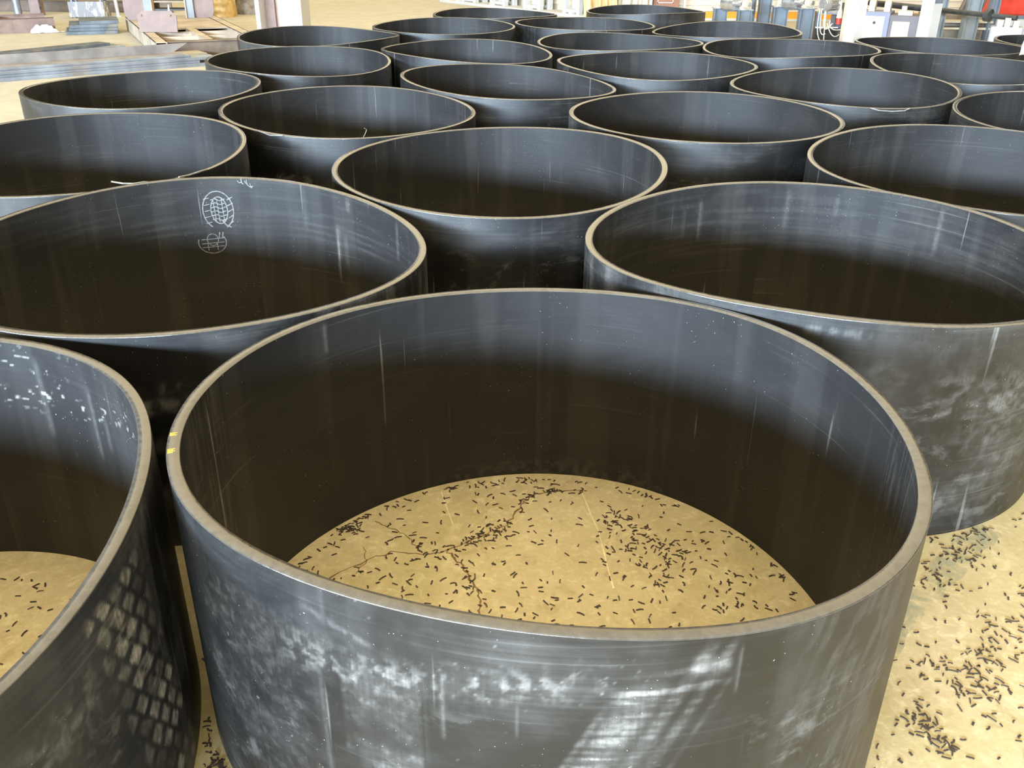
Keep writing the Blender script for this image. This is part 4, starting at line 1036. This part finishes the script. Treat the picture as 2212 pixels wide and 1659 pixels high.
for q in (-0.34, -0.12): MB().box(q, q + 0.09, -0.06, 0.10, 0.58, 0.64).lathe([(0, 0.075), (0.09, 0.075)], (q, 0.02, 0.66), (1, 0, 0), 16).build('pillow_block', M_CREAM, cab_)
MB().box(0.10, 0.30, -0.12, -0.02, 0.545, 0.60).lathe([(0, 0.04), (0.07, 0.04)], (0.17, -0.07, 0.60), (0, 0, 1), 14).build('white_fitting', M_WHITE, cab_)
MB().lathe([(0, 0.22), (0.05, 0.22)], (-0.50, 0.16, 0.72), (1, 0, 0), 26).build('belt_guard', M_YELLOW, cab_)
sh = empty('drive_shaft', (0, 0, 0)); tag(sh, 'long dark drive shaft running from the cabinet to the right bracket', 'shaft')
p0 = Vector((5.55, 15.28, 0.66)); p1 = Vector((6.93, 13.38, 0.60)); dv = (p1 - p0)
MB().lathe([(0, 0.045), (dv.length * 0.45, 0.045), (dv.length * 0.45, 0.034), (dv.length, 0.034)], p0, dv, 16).build('bar', M_DARK, sh, smooth=True)
MB().lathe([(0, 0.05), (0.02, 0.085), (0.10, 0.085), (0.12, 0.05)], p0 + dv * 0.80, dv, 16).build('collar', M_DARK, sh)
bk_ = empty('shaft_bracket', (6.83, 13.42, 0), math.radians(-24)); tag(bk_, 'grey bracket box with white fittings carrying the shaft end', 'bracket')
MB().box(-0.19, 0.22, -0.14, 0.16, 0, 0.49).build('body', painted('bracket_grey', (0.36, 0.36, 0.39), 0.5, var=0.06), bk_, bevel=0.02)
MB().box(-0.02, 0.14, -0.146, -0.14, 0.30, 0.36).build('slot', M_DARK, bk_)
for q, hh in ((-0.12, 0.57), (-0.03, 0.60), (0.08, 0.57)): MB().box(q, q + 0.07, -0.08, 0.08, 0.49, hh).build('white_fitting', M_WHITE, bk_)
mf = empty('machine_frame', (6.5, 15.3, 0)); tag(mf, 'grey machine frame of upright posts and cream ledges on the right', 'frame')
for x, y, w, m in ((0.0, -0.3, 0.17, M_GREY), (0.28, 0.5, 0.16, M_GREY), (0.62, 0.0, 0.22, M_GREY), (1.05, 0.1, 0.12, M_BLUEG)): h_post(MB(), x, x + w, y, y + 0.15, 0, 2.2).build('post', m, mf)
for z in (0.04, 0.26, 0.36): MB().box(0.05, 1.15, 0.16, 0.45, z, z + 0.03).build('ledge', M_CREAM, mf)
MB().box(0.05, 1.15, 0.45, 0.48, 0.0, 0.5).build('back_board', M_DUSTY, mf)
for x0, x1 in ((0.55, 0.9), (0.85, 1.2)): MB().tube([(x0, 0.12, 0.5), (x1, 0.12, 1.6)], 0.035, 8).build('brace', M_RUST, mf)
rb = empty('red_machine', (8.28, 17.0, 0)); tag(rb, 'red and white machine housing at the top right corner', 'machine')
MB().box(0, 1.5, 0, 0.6, 0.36, 0.95).build('red_cover', M_RED, rb, bevel=0.03); MB().box(0.0, 1.5, 0.02, 0.6, 0.30, 0.36).build('grey_band', M_BLUEG, rb); MB().box(0.0, 1.5, 0.03, 0.6, 0.0, 0.30).build('white_base', M_WHITE, rb)

# dark post wrapped in white film between the rings at the right edge
wu = empty('wrapped_post', (4.555, 8.40, 0)); tag(wu, 'dark upright wrapped in crumpled white film at the right edge, between the rings', 'post')
MB().lathe([(0, 0.05), (1.5, 0.05)], (0, 0, 0.0), (0, 0, 1), 14).build('upright', M_DARK, wu, smooth=True)
mb = MB(); rows = []
for i in range(13):
    z = 0.69 + i * 0.07; rows.append([mb.bm.verts.new(((0.078 + 0.012 * math.sin(3 * a + z * 17) + 0.006 * math.sin(5 * a - z * 31) + (0.012 if i == 0 else 0)) * math.cos(a), (0.078 + 0.012 * math.sin(3 * a + z * 17)) * math.sin(a), z + (0.012 * math.sin(2 * a) if i == 0 else 0))) for a in [2 * math.pi * j / 20 for j in range(20)]])
for r0, r1 in zip(rows, rows[1:]):
    for j in range(20): mb.bm.faces.new((r0[j], r0[(j + 1) % 20], r1[(j + 1) % 20], r1[j]))
mb.bm.faces.new(rows[0][::-1]); mb.bm.faces.new(rows[-1])
mb.build('white_wrap', M_FILM, wu, smooth=True)
